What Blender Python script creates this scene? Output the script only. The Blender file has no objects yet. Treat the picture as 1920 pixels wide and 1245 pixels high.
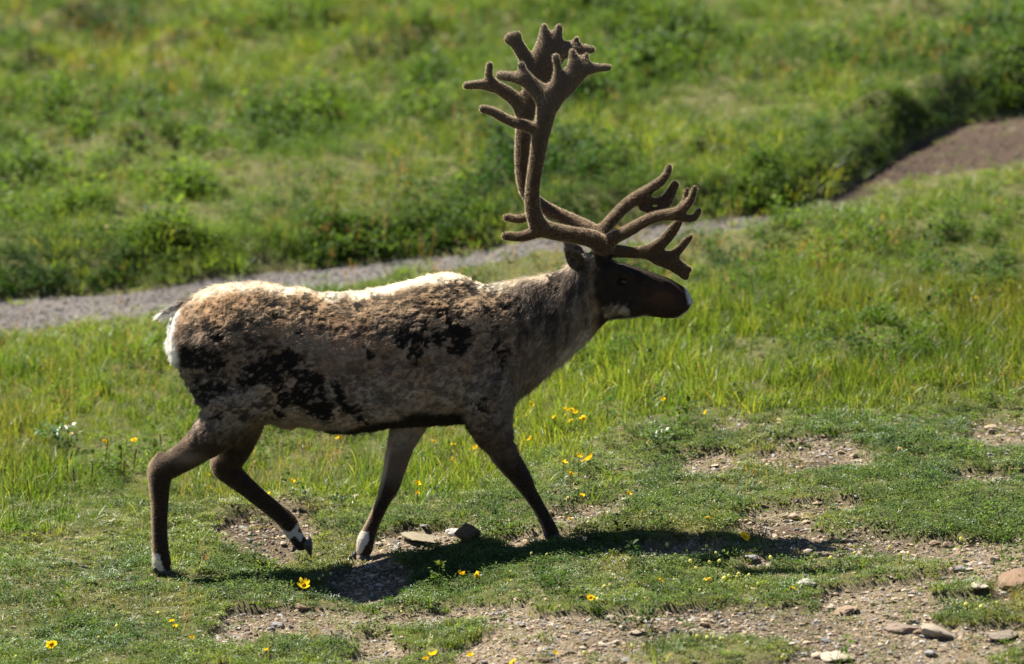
import bpy, bmesh, math, random
import numpy as np
from mathutils import Vector, Matrix

random.seed(7)
RNG = np.random.default_rng(11)
scene = bpy.context.scene
COL = scene.collection

# ------------------------------------------------------------------ camera, sky, sun, exposure
PITCH = math.radians(7.5)
DIST = 40.0
SC = 400.0                                   # photograph pixels per metre at the animal
CP, SP = math.cos(PITCH), math.sin(PITCH)
Z0 = (1030 - 622.5) / (SC * CP)
CAM = np.array([0.0, -DIST * CP, Z0 + DIST * SP])

cam = bpy.data.cameras.new('camera')
cam.lens = 300.0
cam.sensor_width = 36.0
cam.clip_start = 0.5
cam.clip_end = 2000.0
cam.dof.use_dof = True
cam.dof.focus_distance = DIST - 0.15
cam.dof.aperture_fstop = 2.0
cam_ob = bpy.data.objects.new('camera', cam)
cam_ob.location = CAM
cam_ob.rotation_euler = (math.pi / 2 - PITCH, 0, 0)
COL.objects.link(cam_ob)
scene.camera = cam_ob

SUN_EL = math.radians(57)
SUN_AZ = math.radians(-53)                   # measured from +Y (away from the camera) towards +X
SUN_DIR = Vector((math.sin(SUN_AZ) * math.cos(SUN_EL), math.cos(SUN_AZ) * math.cos(SUN_EL), math.sin(SUN_EL)))
world = bpy.data.worlds.new('World')
scene.world = world
world.use_nodes = True
wn = world.node_tree
sky = wn.nodes.new('ShaderNodeTexSky')
sky.sky_type = 'NISHITA'
sky.sun_disc = False
sky.sun_elevation = SUN_EL
sky.sun_rotation = SUN_AZ
sky.altitude = 1200
sky.air_density = 0.7
sky.dust_density = 0.6
wn.nodes['Background'].inputs['Strength'].default_value = 0.05
wn.links.new(sky.outputs[0], wn.nodes['Background'].inputs['Color'])

sun = bpy.data.lights.new('sun', 'SUN')
sun.energy = 5.0
sun.angle = math.radians(0.55)
sun.color = (1.0, 0.93, 0.80)
sun_ob = bpy.data.objects.new('sun', sun)
sun_ob.rotation_euler = SUN_DIR.to_track_quat('Z', 'Y').to_euler()
sun_ob.location = (0, 0, 20)
COL.objects.link(sun_ob)

vs = scene.view_settings
vs.view_transform = 'Standard'
vs.look = 'None'
vs.exposure = 1.65
vs.gamma = 1.0
scene.render.engine = 'CYCLES'
cy = scene.cycles
cy.max_bounces = 4
cy.diffuse_bounces = 3
cy.glossy_bounces = 2
cy.transmission_bounces = 4
cy.transparent_max_bounces = 4
cy.use_denoising = True
cy.use_adaptive_sampling = False
cy.caustics_reflective = False
cy.caustics_refractive = False
scene.cycles_curves.shape = 'RIBBONS'

# ------------------------------------------------------------------ helpers
def H(ix, iy, iz, seed):
    h = (ix.astype(np.int64) * 374761393 + iy.astype(np.int64) * 668265263 + iz.astype(np.int64) * 2147483647 + seed * 1274126177) & 0xFFFFFFFF
    h = ((h ^ (h >> 13)) * 1274126177) & 0xFFFFFFFF
    h = ((h ^ (h >> 16)) * 2246822519) & 0xFFFFFFFF
    return ((h ^ (h >> 15)) & 0xFFFFFF) / float(0xFFFFFF)

def vnoise(x, y, z=0.0, seed=0):
    """value noise in -1..1"""
    x, y, z = np.broadcast_arrays(np.asarray(x, float), np.asarray(y, float), np.asarray(z, float))
    ix, iy, iz = np.floor(x), np.floor(y), np.floor(z)
    fx, fy, fz = x - ix, y - iy, z - iz
    fx = fx * fx * (3 - 2 * fx); fy = fy * fy * (3 - 2 * fy); fz = fz * fz * (3 - 2 * fz)
    r = 0
    for dx in (0, 1):
        wx = fx if dx else 1 - fx
        for dy in (0, 1):
            wy = fy if dy else 1 - fy
            for dz in (0, 1):
                wz = fz if dz else 1 - fz
                r = r + wx * wy * wz * H(ix + dx, iy + dy, iz + dz, seed)
    return 2 * r - 1

def fbm(x, y, z=0.0, seed=0, oct=3):
    r, a, f, t = 0, 1.0, 1.0, 0.0
    for i in range(oct):
        r = r + a * vnoise(np.asarray(x) * f, np.asarray(y) * f, np.asarray(z) * f, seed + 17 * i)
        t += a; a *= 0.5; f *= 2.03
    return r / t

def sstep(a, b, x):
    t = np.clip((x - a) / (b - a), 0, 1)
    return t * t * (3 - 2 * t)

def mesh_from(name, verts, faces, mat=None, smooth=False):
    me = bpy.data.meshes.new(name)
    me.from_pydata([tuple(v) for v in verts] if not isinstance(verts, list) else verts, [],
                   faces if isinstance(faces, list) else faces.tolist())
    if mat:
        me.materials.append(mat)
    if smooth:
        me.polygons.foreach_set('use_smooth', np.ones(len(me.polygons), bool))
    me.update()
    return me

def link(name, data, parent=None):
    o = bpy.data.objects.new(name, data)
    COL.objects.link(o)
    if parent is not None:
        o.parent = parent
    return o

def tag(o, label=None, cat=None, group=None, kind=None):
    if label: o['label'] = label
    if cat: o['category'] = cat
    if group: o['group'] = group
    if kind: o['kind'] = kind
    return o

def set_col(me, name, rgb, domain='POINT'):
    a = me.attributes.new(name, 'FLOAT_COLOR', domain)
    c = np.ones((len(rgb), 4), np.float32)
    c[:, :3] = rgb
    a.data.foreach_set('color', c.ravel())

def new_mat(name):
    m = bpy.data.materials.new(name)
    m.use_nodes = True
    nt = m.node_tree
    nt.nodes.clear()
    out = nt.nodes.new('ShaderNodeOutputMaterial')
    return m, nt, out

def N(nt, t, **kw):
    n = nt.nodes.new(t)
    for k, v in kw.items():
        if k in n.inputs:
            n.inputs[k].default_value = v
        else:
            setattr(n, k, v)
    return n

# pixel of the photograph -> point on the base terrain
def terrain_base(x, y):
    x = np.asarray(x, float); y = np.asarray(y, float)
    z = 0.05 * x - 0.035 + 0.10 * sstep(-0.45, 0.25, x)
    yy = np.clip(y, -60, 400)
    return z + 0.10 * np.where(yy > -6, yy, -6 + (yy + 6) * 0.3)

def G(px, py):
    d = np.array([(px - 960) / (SC * DIST), 0, 0]) + np.array([0, CP, -SP]) + np.array([0, SP, CP]) * (622.5 - py) / (SC * DIST)
    t = DIST
    for _ in range(40):
        p = CAM + d * t
        err = p[2] - float(terrain_base(p[0], p[1]))
        t += err / (-d[2] + 0.10 * d[1]) * 0.9
    p = CAM + d * t
    return p[0], p[1]

# ------------------------------------------------------------------ terrain fields
far_px = [(-900, 600), (-300, 578), (0, 556), (200, 542), (400, 520), (600, 496), (800, 474), (950, 456), (1100, 436), (1320, 410), (1480, 388), (1560, 365), (1640, 318), (1720, 262), (1800, 232), (1920, 205), (2300, 120), (2800, 20)]
near_px = [(-900, 690), (-300, 660), (0, 622), (150, 602), (300, 580), (500, 552), (650, 530), (760, 508), (960, 484), (1100, 472), (1320, 444), (1480, 420), (1580, 390), (1660, 350), (1740, 324), (1820, 314), (1920, 302), (2300, 270), (2800, 170)]
FAR = np.array([G(*p) for p in far_px]); NEAR = np.array([G(*p) for p in near_px])
yF = lambda x: np.interp(x, FAR[:, 0], FAR[:, 1])
yN = lambda x: np.interp(x, NEAR[:, 0], NEAR[:, 1])

def ell(px, py, rx, ry):
    x, y = G(px, py)
    return (x, y, rx / 400.0, ry / 86.0)
BARE = [ell(*e) for e in [
    (1330, 878, 70, 22), (1520, 872, 105, 22), (1400, 812, 75, 11), (1880, 812, 80, 36), (1560, 960, 70, 22), (1450, 990, 90, 22),
    (1250, 1040, 120, 26), (1680, 1035, 230, 42), (1860, 1070, 130, 60), (1120, 1185, 330, 34), (1480, 1195, 330, 48), (1760, 1170, 220, 70),
    (690, 1105, 120, 34), (560, 1180, 170, 34), (880, 1175, 200, 26), (500, 1005, 110, 26), (690, 1052, 80, 18), (800, 1028, 100, 22),
    (640, 948, 60, 16), (1090, 972, 80, 16), (1300, 1230, 500, 26), (720, 1225, 150, 26), (1640, 1095, 120, 20), (1850, 905, 90, 14), (1560, 830, 90, 8), (1000, 1010, 50, 12), (1052, 1014, 48, 14),
    (900, 1290, 500, 40), (1600, 1300, 500, 50), (230, 1290, 200, 16), (90, 1195, 70, 8)]]
CUSH = [ell(*e) for e in [
    (1110, 1098, 270, 34), (1560, 1084, 175, 26), (1810, 985, 190, 32), (1180, 1135, 200, 18), (1330, 1232, 170, 24), (830, 1205, 105, 20),
    (500, 1118, 130, 28), (170, 1190, 240, 30), (1240, 990, 150, 22), (1800, 1120, 60, 10), (1850, 1165, 120, 14), (980, 1040, 120, 16),
    (600, 960, 40, 14), (540, 1065, 110, 20), (1740, 1072, 40, 10), (1080, 1060, 120, 20), (1480, 925, 200, 18), (1210, 1010, 90, 12), (870, 1110, 130, 26), (560, 1235, 130, 16)]]

def bare_field(x, y):
    v = np.interp(x, [-2.5, -1, 1, 2.5], [-.75, -.55, -.36, -.30])
    for (cx, cy, rx, ry) in BARE:
        v = np.maximum(v, 1 - np.sqrt(((x - cx) / rx) ** 2 + ((y - cy) / ry) ** 2))
    for (cx, cy, rx, ry) in CUSH:
        c = 1 - np.sqrt(((x - cx) / rx) ** 2 + ((y - cy) / ry) ** 2)
        v = v - 1.6 * sstep(-0.05, 0.5, c)
    v = v + 0.55 * fbm(x * 4.6, y * 2.2, 0, 5, 5) + 0.16 * vnoise(x * 17, y * 9, 0, 6) - 0.02
    return sstep(-0.12, 0.15, v)

def fore(x, y):
    """1 in the short turf / gravel of the foreground, 0 in the meadow"""
    pts = np.array([G(*p) for p in [(-600, 1010), (0, 985), (640, 930), (1000, 895), (1300, 800), (1900, 760), (2500, 740)]])
    yb = np.interp(x, pts[:, 0], pts[:, 1])
    return 1 - sstep(-0.5, 0.7, y - yb + 0.5 * fbm(x * 1.3, y * 1.3, 0, 9, 2))

HUM = [(*G(px, py), r / 400.0, h) for (px, py, r, h) in [
    (150, 70, 95, .16), (330, 118, 85, .13), (690, 140, 130, .15), (800, 120, 90, .12), (1170, 110, 130, .15), (1290, 105, 90, .11), (240, 312, 90, .16),
    (180, 225, 60, .10), (1640, 262, 90, .13), (1880, 170, 110, .11), (1760, 210, 100, .08), (420, 335, 60, .08), (1000, 330, 80, .08), (330, 165, 60, .09),
    (1450, 160, 80, .07), (640, 250, 80, .07), (1300, 330, 90, .09), (560, 60, 80, .10), (60, 150, 80, .1), (1700, 60, 120, .1), (1000, 40, 100, .1),
    (545, 968, 80, .07), (430, 985, 50, .05), (1650, 640, 130, .09), (1790, 560, 120, .09), (1480, 720, 110, .06), (1250, 620, 90, .05), (100, 820, 90, .06), (1760, 730, 90, .06), (1180, 835, 70, .06)]]

def path_in(x, y):
    e = 0.10 * fbm(x * 3.1, y * 1.5, 0, 31, 3)
    a = y - (yN(x) + e); b = (yF(x) + 0.8 * e) - y
    return sstep(-0.12, 0.16, a) * sstep(-0.08, 0.12, b)

def terrain(x, y, detail=True):
    x = np.asarray(x, float); y = np.asarray(y, float)
    z = terrain_base(x, y)
    # feet
    near = sstep(-9, -7, x) * (1 - sstep(7, 9, x)) * sstep(-9, -7, y) * (1 - sstep(20, 26, y))
    s = y - yF(x)
    sw = s + 0.06 * fbm(x * 2.2, y * 1.1, 0, 41, 2)
    z = z + near * (0.14 * sstep(-0.02, 0.34, sw) - 0.05 * sstep(0.5, 2.5, s))
    z = z - near * 0.02 * path_in(x, y)
    for (cx, cy, r, h) in HUM:
        dy = (y - cy)
        d2 = ((x - cx) / r) ** 2 + (np.where(dy < 0, dy * 1.4, dy * 0.75) / (r * 1.1)) ** 2
        z = z + h * np.exp(-d2 * 1.4)
    f = fore(x, y)
    b = bare_field(x, y) * f
    z = z + near * f * 0.040 * (1 - b) + near * f * (1 - b) * 0.016 * fbm(x * 7.5, y * 4.5, 0, 13, 2)
    rough = fbm(x * 1.3, y * 1.3, 0, 3, 3)
    z = z + near * (0.05 * (1 - f) * (1 - path_in(x, y)) + 0.014 * f) * rough
    if detail:
        z = z + near * (0.008 * fbm(x * 9, y * 9, 0, 4, 3) + b * (0.007 * vnoise(x * 24, y * 24, 0, 8) + 0.004 * vnoise(x * 14, y * 8, 0, 18)))
    z = z + (1 - near) * 0.25 * fbm(x * 0.15, y * 0.15, 0, 77, 3)
    return z

# foot contact: small corrections so every planted hoof meets the ground
FEET = []
def ground_z(x, y, detail=True):
    z = terrain(x, y, detail)
    for (fx, fy, dz, r) in FEET:
        z = z + dz * np.exp(-(((x - fx) / r) ** 2 + ((y - fy) / r) ** 2))
    return z
def zpix(py, y): return (1030 - (py + SC * SP * y)) / (SC * CP)
for (px, py, y, r) in [(303, 1078, -0.13, 0.38), (684, 1055, 0.04, 0.42), (1036, 1020, -0.10, 0.35), (575, 1085, 0.08, 0.30)]:
    x = (px - 960) / SC
    FEET.append((x, y, zpix(py, y) - float(ground_z(np.array(x), np.array(y))), r))
for it in range(6):                          # the four bumps overlap: settle them together
    for i, (px, py, y) in enumerate([(303, 1078, -0.13), (684, 1055, 0.04), (1036, 1020, -0.10), (575, 1085, 0.08)]):
        x = (px - 960) / SC
        e = zpix(py, y) - float(ground_z(np.array(x), np.array(y)))
        FEET[i] = (FEET[i][0], FEET[i][1], FEET[i][2] + e, FEET[i][3])

# ------------------------------------------------------------------ ground and path
def axis(lo, hi, step, far):
    a = list(np.arange(lo, hi + 1e-6, step))
    s, v = step, a[-1]
    while v < far:
        s *= 1.35; v += s; a.append(v)
    s, v, pre = step, a[0], []
    while v > -far:
        s *= 1.35; v -= s; pre.append(v)
    return np.array(pre[::-1] + a)

gx = axis(-4.2, 4.2, 0.032, 160)
gy = axis(-4.6, 15.5, 0.036, 160)
GX, GY = np.meshgrid(gx, gy)
GZ = ground_z(GX.ravel(), GY.ravel()).reshape(GX.shape)
pin = path_in(GX, GY)
nr = (np.abs(GX) < 8) & (GY > -8) & (GY < 20)
GZ = GZ - np.where(nr, 0.03 * sstep(0.35, 0.75, pin), 0)
nx, ny = len(gx), len(gy)
idx = np.arange(nx * ny).reshape(ny, nx)
quads = np.stack([idx[:-1, :-1], idx[:-1, 1:], idx[1:, 1:], idx[1:, :-1]], -1).reshape(-1, 4)
gv = np.stack([GX.ravel(), GY.ravel(), GZ.ravel()], 1)

def mat_ground():
    m, nt, out = new_mat('tundra_soil')
    b = N(nt, 'ShaderNodeBsdfPrincipled'); b.inputs['Roughness'].default_value = 0.95
    b.inputs['Specular IOR Level'].default_value = 0.1
    at = N(nt, 'ShaderNodeAttribute', attribute_name='soil')
    tc = N(nt, 'ShaderNodeNewGeometry')
    n1 = N(nt, 'ShaderNodeTexNoise'); n1.inputs['Scale'].default_value = 55; n1.inputs['Detail'].default_value = 6; n1.inputs['Roughness'].default_value = 0.7
    vo = N(nt, 'ShaderNodeTexVoronoi'); vo.inputs['Scale'].default_value = 90
    nt.links.new(tc.outputs['Position'], n1.inputs['Vector']); nt.links.new(tc.outputs['Position'], vo.inputs['Vector'])
    r1 = N(nt, 'ShaderNodeMapRange'); r1.inputs[1].default_value = 0.3; r1.inputs[2].default_value = 0.7; r1.inputs[3].default_value = 0.45; r1.inputs[4].default_value = 1.5
    nt.links.new(n1.outputs['Fac'], r1.inputs[0])
    r2 = N(nt, 'ShaderNodeMapRange'); r2.inputs[3].default_value = 0.65; r2.inputs[4].default_value = 1.35
    sep = N(nt, 'ShaderNodeSeparateColor'); nt.links.new(vo.outputs['Color'], sep.inputs[0]); nt.links.new(sep.outputs[0], r2.inputs[0])
    mu = N(nt, 'ShaderNodeMath', operation='MULTIPLY'); nt.links.new(r1.outputs[0], mu.inputs[0]); nt.links.new(r2.outputs[0], mu.inputs[1])
    vm = N(nt, 'ShaderNodeVectorMath', operation='SCALE'); nt.links.new(at.outputs['Color'], vm.inputs[0]); nt.links.new(mu.outputs[0], vm.inputs['Scale'])
    nt.links.new(vm.outputs[0], b.inputs['Base Color'])
    bp = N(nt, 'ShaderNodeBump'); bp.inputs['Strength'].default_value = 0.9; bp.inputs['Distance'].default_value = 0.012
    nt.links.new(n1.outputs['Fac'], bp.inputs['Height']); nt.links.new(bp.outputs[0], b.inputs['Normal'])
    nt.links.new(b.outputs[0], out.inputs[0])
    return m
M_GROUND = mat_ground()
gme = mesh_from('ground', gv.tolist(), quads, M_GROUND, True)
bf = (bare_field(gv[:, 0], gv[:, 1]) * fore(gv[:, 0], gv[:, 1]))[:, None]
moss = fbm(gv[:, 0] * 2, gv[:, 1] * 2, 0, 61, 2)[:, None] * 0.5 + 0.5
green = np.array([[0.060, 0.068, 0.024]]) * (1 - moss) + np.array([[0.105, 0.098, 0.042]]) * moss
soil = np.array([[0.148, 0.118, 0.082]]) * (0.75 + 0.5 * moss)
dark = sstep(0.1, 0.6, fbm(gv[:, 0] * 1.7, gv[:, 1] * 1.1, 0, 62, 3))[:, None]
soil = soil * (1 - 0.45 * dark)
for (px, py, rx, ry) in [(480, 1003, 110, 26), (600, 965, 40, 14), (1480, 1000, 90, 14), (680, 1085, 90, 14), (1520, 868, 60, 12), (1560, 958, 60, 14), (1900, 1120, 60, 14)]:  # darker soil patches; under the turf ledge the cut's shade is painted in
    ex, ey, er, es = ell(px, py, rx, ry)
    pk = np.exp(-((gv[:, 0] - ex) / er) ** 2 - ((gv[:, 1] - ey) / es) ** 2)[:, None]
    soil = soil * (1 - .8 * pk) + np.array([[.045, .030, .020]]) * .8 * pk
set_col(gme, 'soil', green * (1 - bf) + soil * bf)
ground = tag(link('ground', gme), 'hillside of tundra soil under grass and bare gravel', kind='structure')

# the path: its own sheet in the hollow
pu = np.linspace(-9, 7.5, 330)
rows = 26
tt = np.linspace(-0.06, 1.08, rows)
PX = np.repeat(pu[None], rows, 0)
PY = yN(PX) - 0.15 + (yF(PX) - yN(PX) + 0.28) * ((tt[:, None] + 0.06) / 1.14)
PZ = ground_z(PX.ravel(), PY.ravel(), False).reshape(PX.shape) - 0.008 + 0.005 * fbm(PX * 7, PY * 7, 0, 15, 3) - 0.03 * (1 - sstep(0.15, 0.5, path_in(PX, PY)))
pidx = np.arange(PX.size).reshape(PX.shape)
pq = np.stack([pidx[:-1, :-1], pidx[:-1, 1:], pidx[1:, 1:], pidx[1:, :-1]], -1).reshape(-1, 4)
pme = mesh_from('path', np.stack([PX.ravel(), PY.ravel(), PZ.ravel()], 1).tolist(), pq, M_GROUND, True)
br = sstep(1.45, 1.95, PX.ravel() + 0.25 * fbm(PX.ravel() * 2, PY.ravel() * 2, 0, 64, 2))[:, None]
pn = fbm(PX.ravel() * 2.2, PY.ravel() * 3, 0, 65, 3)[:, None]
set_col(pme, 'soil', (np.array([[0.112, 0.102, 0.098]]) * (1 - br) + np.array([[0.060, 0.042, 0.032]]) * br) * (1 + 0.3 * pn))
tag(link('path', pme), 'narrow grey gravel footpath crossing the slope', kind='structure')

# ------------------------------------------------------------------ plant materials and clump shapes
def mat_leaf(name, gloss=0.25, trans=0.5, rough=0.45):
    m, nt, out = new_mat(name)
    at = N(nt, 'ShaderNodeAttribute', attribute_name='tint', attribute_type='INSTANCER')
    av = N(nt, 'ShaderNodeAttribute', attribute_name='blade')
    mul = N(nt, 'ShaderNodeMix', data_type='RGBA', blend_type='MULTIPLY'); mul.inputs['Factor'].default_value = 1.0
    nt.links.new(at.outputs['Color'], mul.inputs['A']); nt.links.new(av.outputs['Color'], mul.inputs['B'])
    d = N(nt, 'ShaderNodeBsdfDiffuse'); t = N(nt, 'ShaderNodeBsdfTranslucent'); g = N(nt, 'ShaderNodeBsdfGlossy'); g.inputs['Roughness'].default_value = rough
    g.inputs['Color'].default_value = (0.9, 0.95, 0.9, 1)
    nt.links.new(mul.outputs['Result'], d.inputs['Color'])
    warm = N(nt, 'ShaderNodeMix', data_type='RGBA', blend_type='MULTIPLY'); warm.inputs['Factor'].default_value = 1.0
    warm.inputs['B'].default_value = (1.4, 1.52, 0.72, 1)
    nt.links.new(mul.outputs['Result'], warm.inputs['A']); nt.links.new(warm.outputs['Result'], t.inputs['Color'])
    m1 = N(nt, 'ShaderNodeMixShader'); m1.inputs[0].default_value = trans
    nt.links.new(d.outputs[0], m1.inputs[1]); nt.links.new(t.outputs[0], m1.inputs[2])
    fr = N(nt, 'ShaderNodeFresnel'); fr.inputs['IOR'].default_value = 1.4
    fm = N(nt, 'ShaderNodeMath', operation='MULTIPLY'); fm.inputs[1].default_value = gloss
    nt.links.new(fr.outputs[0], fm.inputs[0])
    m2 = N(nt, 'ShaderNodeMixShader'); nt.links.new(fm.outputs[0], m2.inputs[0])
    nt.links.new(m1.outputs[0], m2.inputs[1]); nt.links.new(g.outputs[0], m2.inputs[2])
    nt.links.new(m2.outputs[0], out.inputs[0])
    return m
M_BLADE = mat_leaf('grass_blade', 0.05, 0.55, 0.5)
M_LEAF = mat_leaf('herb_leaf', 0.012, 0.5, 0.6)

def blade(V, F, C, base, ang, L, W, lean, curl, col, segs=3):
    d = np.array([math.cos(ang), math.sin(ang), 0]); sd = np.array([-d[1], d[0], 0])
    tw = random.uniform(-0.9, 0.9)
    sd = sd * math.cos(tw) + d * math.sin(tw)
    i0 = len(V)
    p = np.array(base, float); th = lean
    for s in range(segs + 1):
        f = s / segs
        w = W * (1 - f ** 1.7) * 0.5 + 0.00025
        V.append(tuple(p - sd * w)); V.append(tuple(p + sd * w)); C.extend([col, col])
        p = p + (d * math.sin(th) + np.array([0, 0, math.cos(th)])) * L / segs
        th += curl / segs
    for s in range(segs):
        a = i0 + 2 * s
        F.append((a, a + 1, a + 3, a + 2))

def leaf(V, F, C, c, ang, tilt, L, W, col):
    d = np.array([math.cos(ang) * math.cos(tilt), math.sin(ang) * math.cos(tilt), math.sin(tilt)])
    sd = np.array([-math.sin(ang), math.cos(ang), 0])
    n = np.cross(d, sd)
    c = np.array(c, float); i0 = len(V)
    V.append(tuple(c))
    for f, wf, dr in ((0.35, 0.9, 0.02), (0.7, 0.85, 0.0), (1.0, 0.0, -0.12)):
        mid = c + d * L * f + n * L * dr
        if wf:
            V.append(tuple(mid + sd * W * wf / 2 + n * W * .18)); V.append(tuple(mid)); V.append(tuple(mid - sd * W * wf / 2 + n * W * .18))
        else:
            V.append(tuple(mid))
    C.extend([col] * 8)
    a = i0
    F += [(a, a + 1, a + 2), (a, a + 2, a + 3), (a + 1, a + 4, a + 5, a + 2), (a + 2, a + 5, a + 6, a + 3), (a + 4, a + 7, a + 5), (a + 5, a + 7, a + 6)]

def bc(lo=0.7, hi=1.35, hue=0.12):
    k = random.uniform(lo, hi)
    return (k * (1 + random.uniform(-hue, hue * 2)), k, k * (1 + random.uniform(-hue, hue)))

def proto(name, build, mat):
    V, F, C = [], [], []
    build(V, F, C)
    me = mesh_from(name, V, F, mat, True)
    set_col(me, 'blade', np.array(C))
    return bpy.data.objects.new(name, me)

def p_meadow(n, rad, l0, l1, w0, w1, lean=0.55, straw=0.03):
    def f(V, F, C):
        for i in range(n):
            a = random.uniform(0, 6.283); r = rad * math.sqrt(random.random())
            b = (r * math.cos(a), r * math.sin(a), -0.012)
            col = bc()
            if random.random() < straw: col = (2.6, 1.7, 2.2)
            blade(V, F, C, b, a + random.uniform(-1, 1), random.uniform(l0, l1), random.uniform(w0, w1), abs(random.gauss(0.08, lean * .5)), random.uniform(0, 1.1), col)
    return f

def p_herb(n, rad, h0, h1, s0, s1, pale=0.04):
    def f(V, F, C):
        for i in range(n):
            a = random.uniform(0, 6.283); r = rad * math.sqrt(random.random())
            h = random.uniform(h0, h1) * (1 - 0.4 * (r / rad) ** 2)
            c = (r * math.cos(a), r * math.sin(a), h)
            s = random.uniform(s0, s1)
            col = bc(0.65, 1.35, 0.1)
            if random.random() < pale: col = (1.35, 1.3, 1.3)
            leaf(V, F, C, c, a + random.gauss(0, .9), random.uniform(-0.35, 0.9), s, s * random.uniform(.45, .75), col)
        for i in range(max(3, n // 6)):
            a = random.uniform(0, 6.283); r = rad * .6 * random.random()
            blade(V, F, C, (r * math.cos(a), r * math.sin(a), -0.01), a, h1 * random.uniform(.7, 1.1), 0.003, 0.15, 0.4, bc(.7, 1.1), 2)
    return f

def p_stalk(n, l0, l1):
    def f(V, F, C):
        for i in range(n):
            a = random.uniform(0, 6.283); L = random.uniform(l0, l1)
            col = (2.3, 1.9, 2.4)
            blade(V, F, C, (random.gauss(0, .02), random.gauss(0, .02), -.01), a, L, .0022, random.uniform(0, .25), random.uniform(0, .5), col)
            d = np.array([math.cos(a), math.sin(a), 0]) * L * .2
            for k in range(9):
                leaf(V, F, C, tuple(d + np.array([random.gauss(0, .003), random.gauss(0, .003), L * (.72 + .03 * k)])), random.uniform(0, 6.28), 1.2, .012, .004, (2.2, 1.5, 1.8))
    return f

def proto_set(name, builders, mat):
    c = bpy.data.collections.new(name)
    for i, b in enumerate(builders):
        c.objects.link(proto('%s_shape_%d' % (name, i), b, mat))
    return c
random.seed(3)
P_MEADOW = proto_set('meadow_clump', [p_meadow(30, .06, .03, .09, .0024, .0040, .9), p_meadow(26, .05, .04, .12, .0024, .0042, .8), p_meadow(34, .07, .025, .075, .0022, .0038, 1.0), p_meadow(16, .05, .06, .16, .0022, .0036, .6, .2)], M_BLADE)
P_TURF = proto_set('turf_clump', [p_meadow(34, .034, .010, .032, .0018, .0030, 1.1, .04), p_meadow(30, .030, .012, .040, .0018, .0030, 1.0, .07), p_meadow(36, .036, .008, .026, .0020, .0032, 1.2, .03), p_herb(40, .034, .004, .026, .006, .013, .05)], M_BLADE)
P_HERB = proto_set('herb_clump', [p_herb(34, .07, .02, .09, .014, .030), p_herb(28, .06, .03, .12, .016, .036), p_herb(40, .08, .01, .07, .012, .026), p_herb(22, .05, .04, .15, .018, .040)], M_LEAF)
P_MAT = proto_set('mat_clump', [p_herb(46, .045, .004, .024, .006, .012, .03), p_herb(52, .05, .003, .018, .005, .010, .05)], M_LEAF)
P_STALK = proto_set('stalk_clump', [p_stalk(3, .12, .22), p_stalk(2, .15, .26), p_stalk(5, .08, .16)], M_BLADE)

def scatter_nodes(name, coll):
    ng = bpy.data.node_groups.new(name, 'GeometryNodeTree')
    ng.interface.new_socket('Geometry', in_out='INPUT', socket_type='NodeSocketGeometry')
    ng.interface.new_socket('Geometry', in_out='OUTPUT', socket_type='NodeSocketGeometry')
    gi = ng.nodes.new('NodeGroupInput'); go = ng.nodes.new('NodeGroupOutput')
    ip = ng.nodes.new('GeometryNodeInstanceOnPoints')
    ci = ng.nodes.new('GeometryNodeCollectionInfo')
    ci.inputs['Collection'].default_value = coll
    ci.inputs['Separate Children'].default_value = True
    ci.inputs['Reset Children'].default_value = True
    def attr(nm, dt):
        a = ng.nodes.new('GeometryNodeInputNamedAttribute'); a.data_type = dt
        a.inputs['Name'].default_value = nm
        return a.outputs['Attribute']
    ip.inputs['Pick Instance'].default_value = True
    ng.links.new(gi.outputs[0], ip.inputs['Points'])
    ng.links.new(ci.outputs[0], ip.inputs['Instance'])
    ng.links.new(attr('pick', 'INT'), ip.inputs['Instance Index'])
    ng.links.new(attr('turn', 'FLOAT_VECTOR'), ip.inputs['Rotation'])
    ng.links.new(attr('size', 'FLOAT_VECTOR'), ip.inputs['Scale'])
    ng.links.new(ip.outputs[0], go.inputs[0])
    return ng

def scatter(name, coll, pts, turn, size, tint, label, parent=None):
    me = bpy.data.meshes.new(name)
    me.vertices.add(len(pts))
    me.vertices.foreach_set('co', pts.astype(np.float32).ravel())
    me.attributes.new('turn', 'FLOAT_VECTOR', 'POINT').data.foreach_set('vector', turn.astype(np.float32).ravel())
    me.attributes.new('size', 'FLOAT_VECTOR', 'POINT').data.foreach_set('vector', size.astype(np.float32).ravel())
    me.attributes.new('pick', 'INT', 'POINT').data.foreach_set('value', RNG.integers(0, len(coll.objects), len(pts)).astype(np.int32))
    set_col(me, 'tint', tint)
    o = link(name, me, parent)
    md = o.modifiers.new('scatter', 'NODES')
    md.node_group = scatter_nodes(name + '_nodes', coll)
    return tag(o, label, kind='stuff')

def rand_pts(n, x0=-4.3, x1=4.3, y0=-4.6, y1=15.5):
    return RNG.uniform(x0, x1, n), RNG.uniform(y0, y1, n)

def place(x, y, smin, smax, stretch=None, sink=0.0, tiltj=0.15):
    n = len(x)
    p = np.stack([x, y, ground_z(x, y) - sink], 1)
    turn = np.stack([RNG.normal(0, tiltj, n), RNG.normal(0, tiltj, n), RNG.uniform(0, 6.283, n)], 1)
    s = RNG.uniform(smin, smax, n)
    size = np.stack([s, s, s * (stretch if stretch is not None else 1)], 1)
    return p, turn, size

def mixc(a, b, t):
    return np.array(a)[None] * (1 - t[:, None]) + np.array(b)[None] * t[:, None]

def keep(x, y, prob):
    k = RNG.random(len(x)) < prob
    return x[k], y[k]

AREA = 8.6 * 20.1
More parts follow.
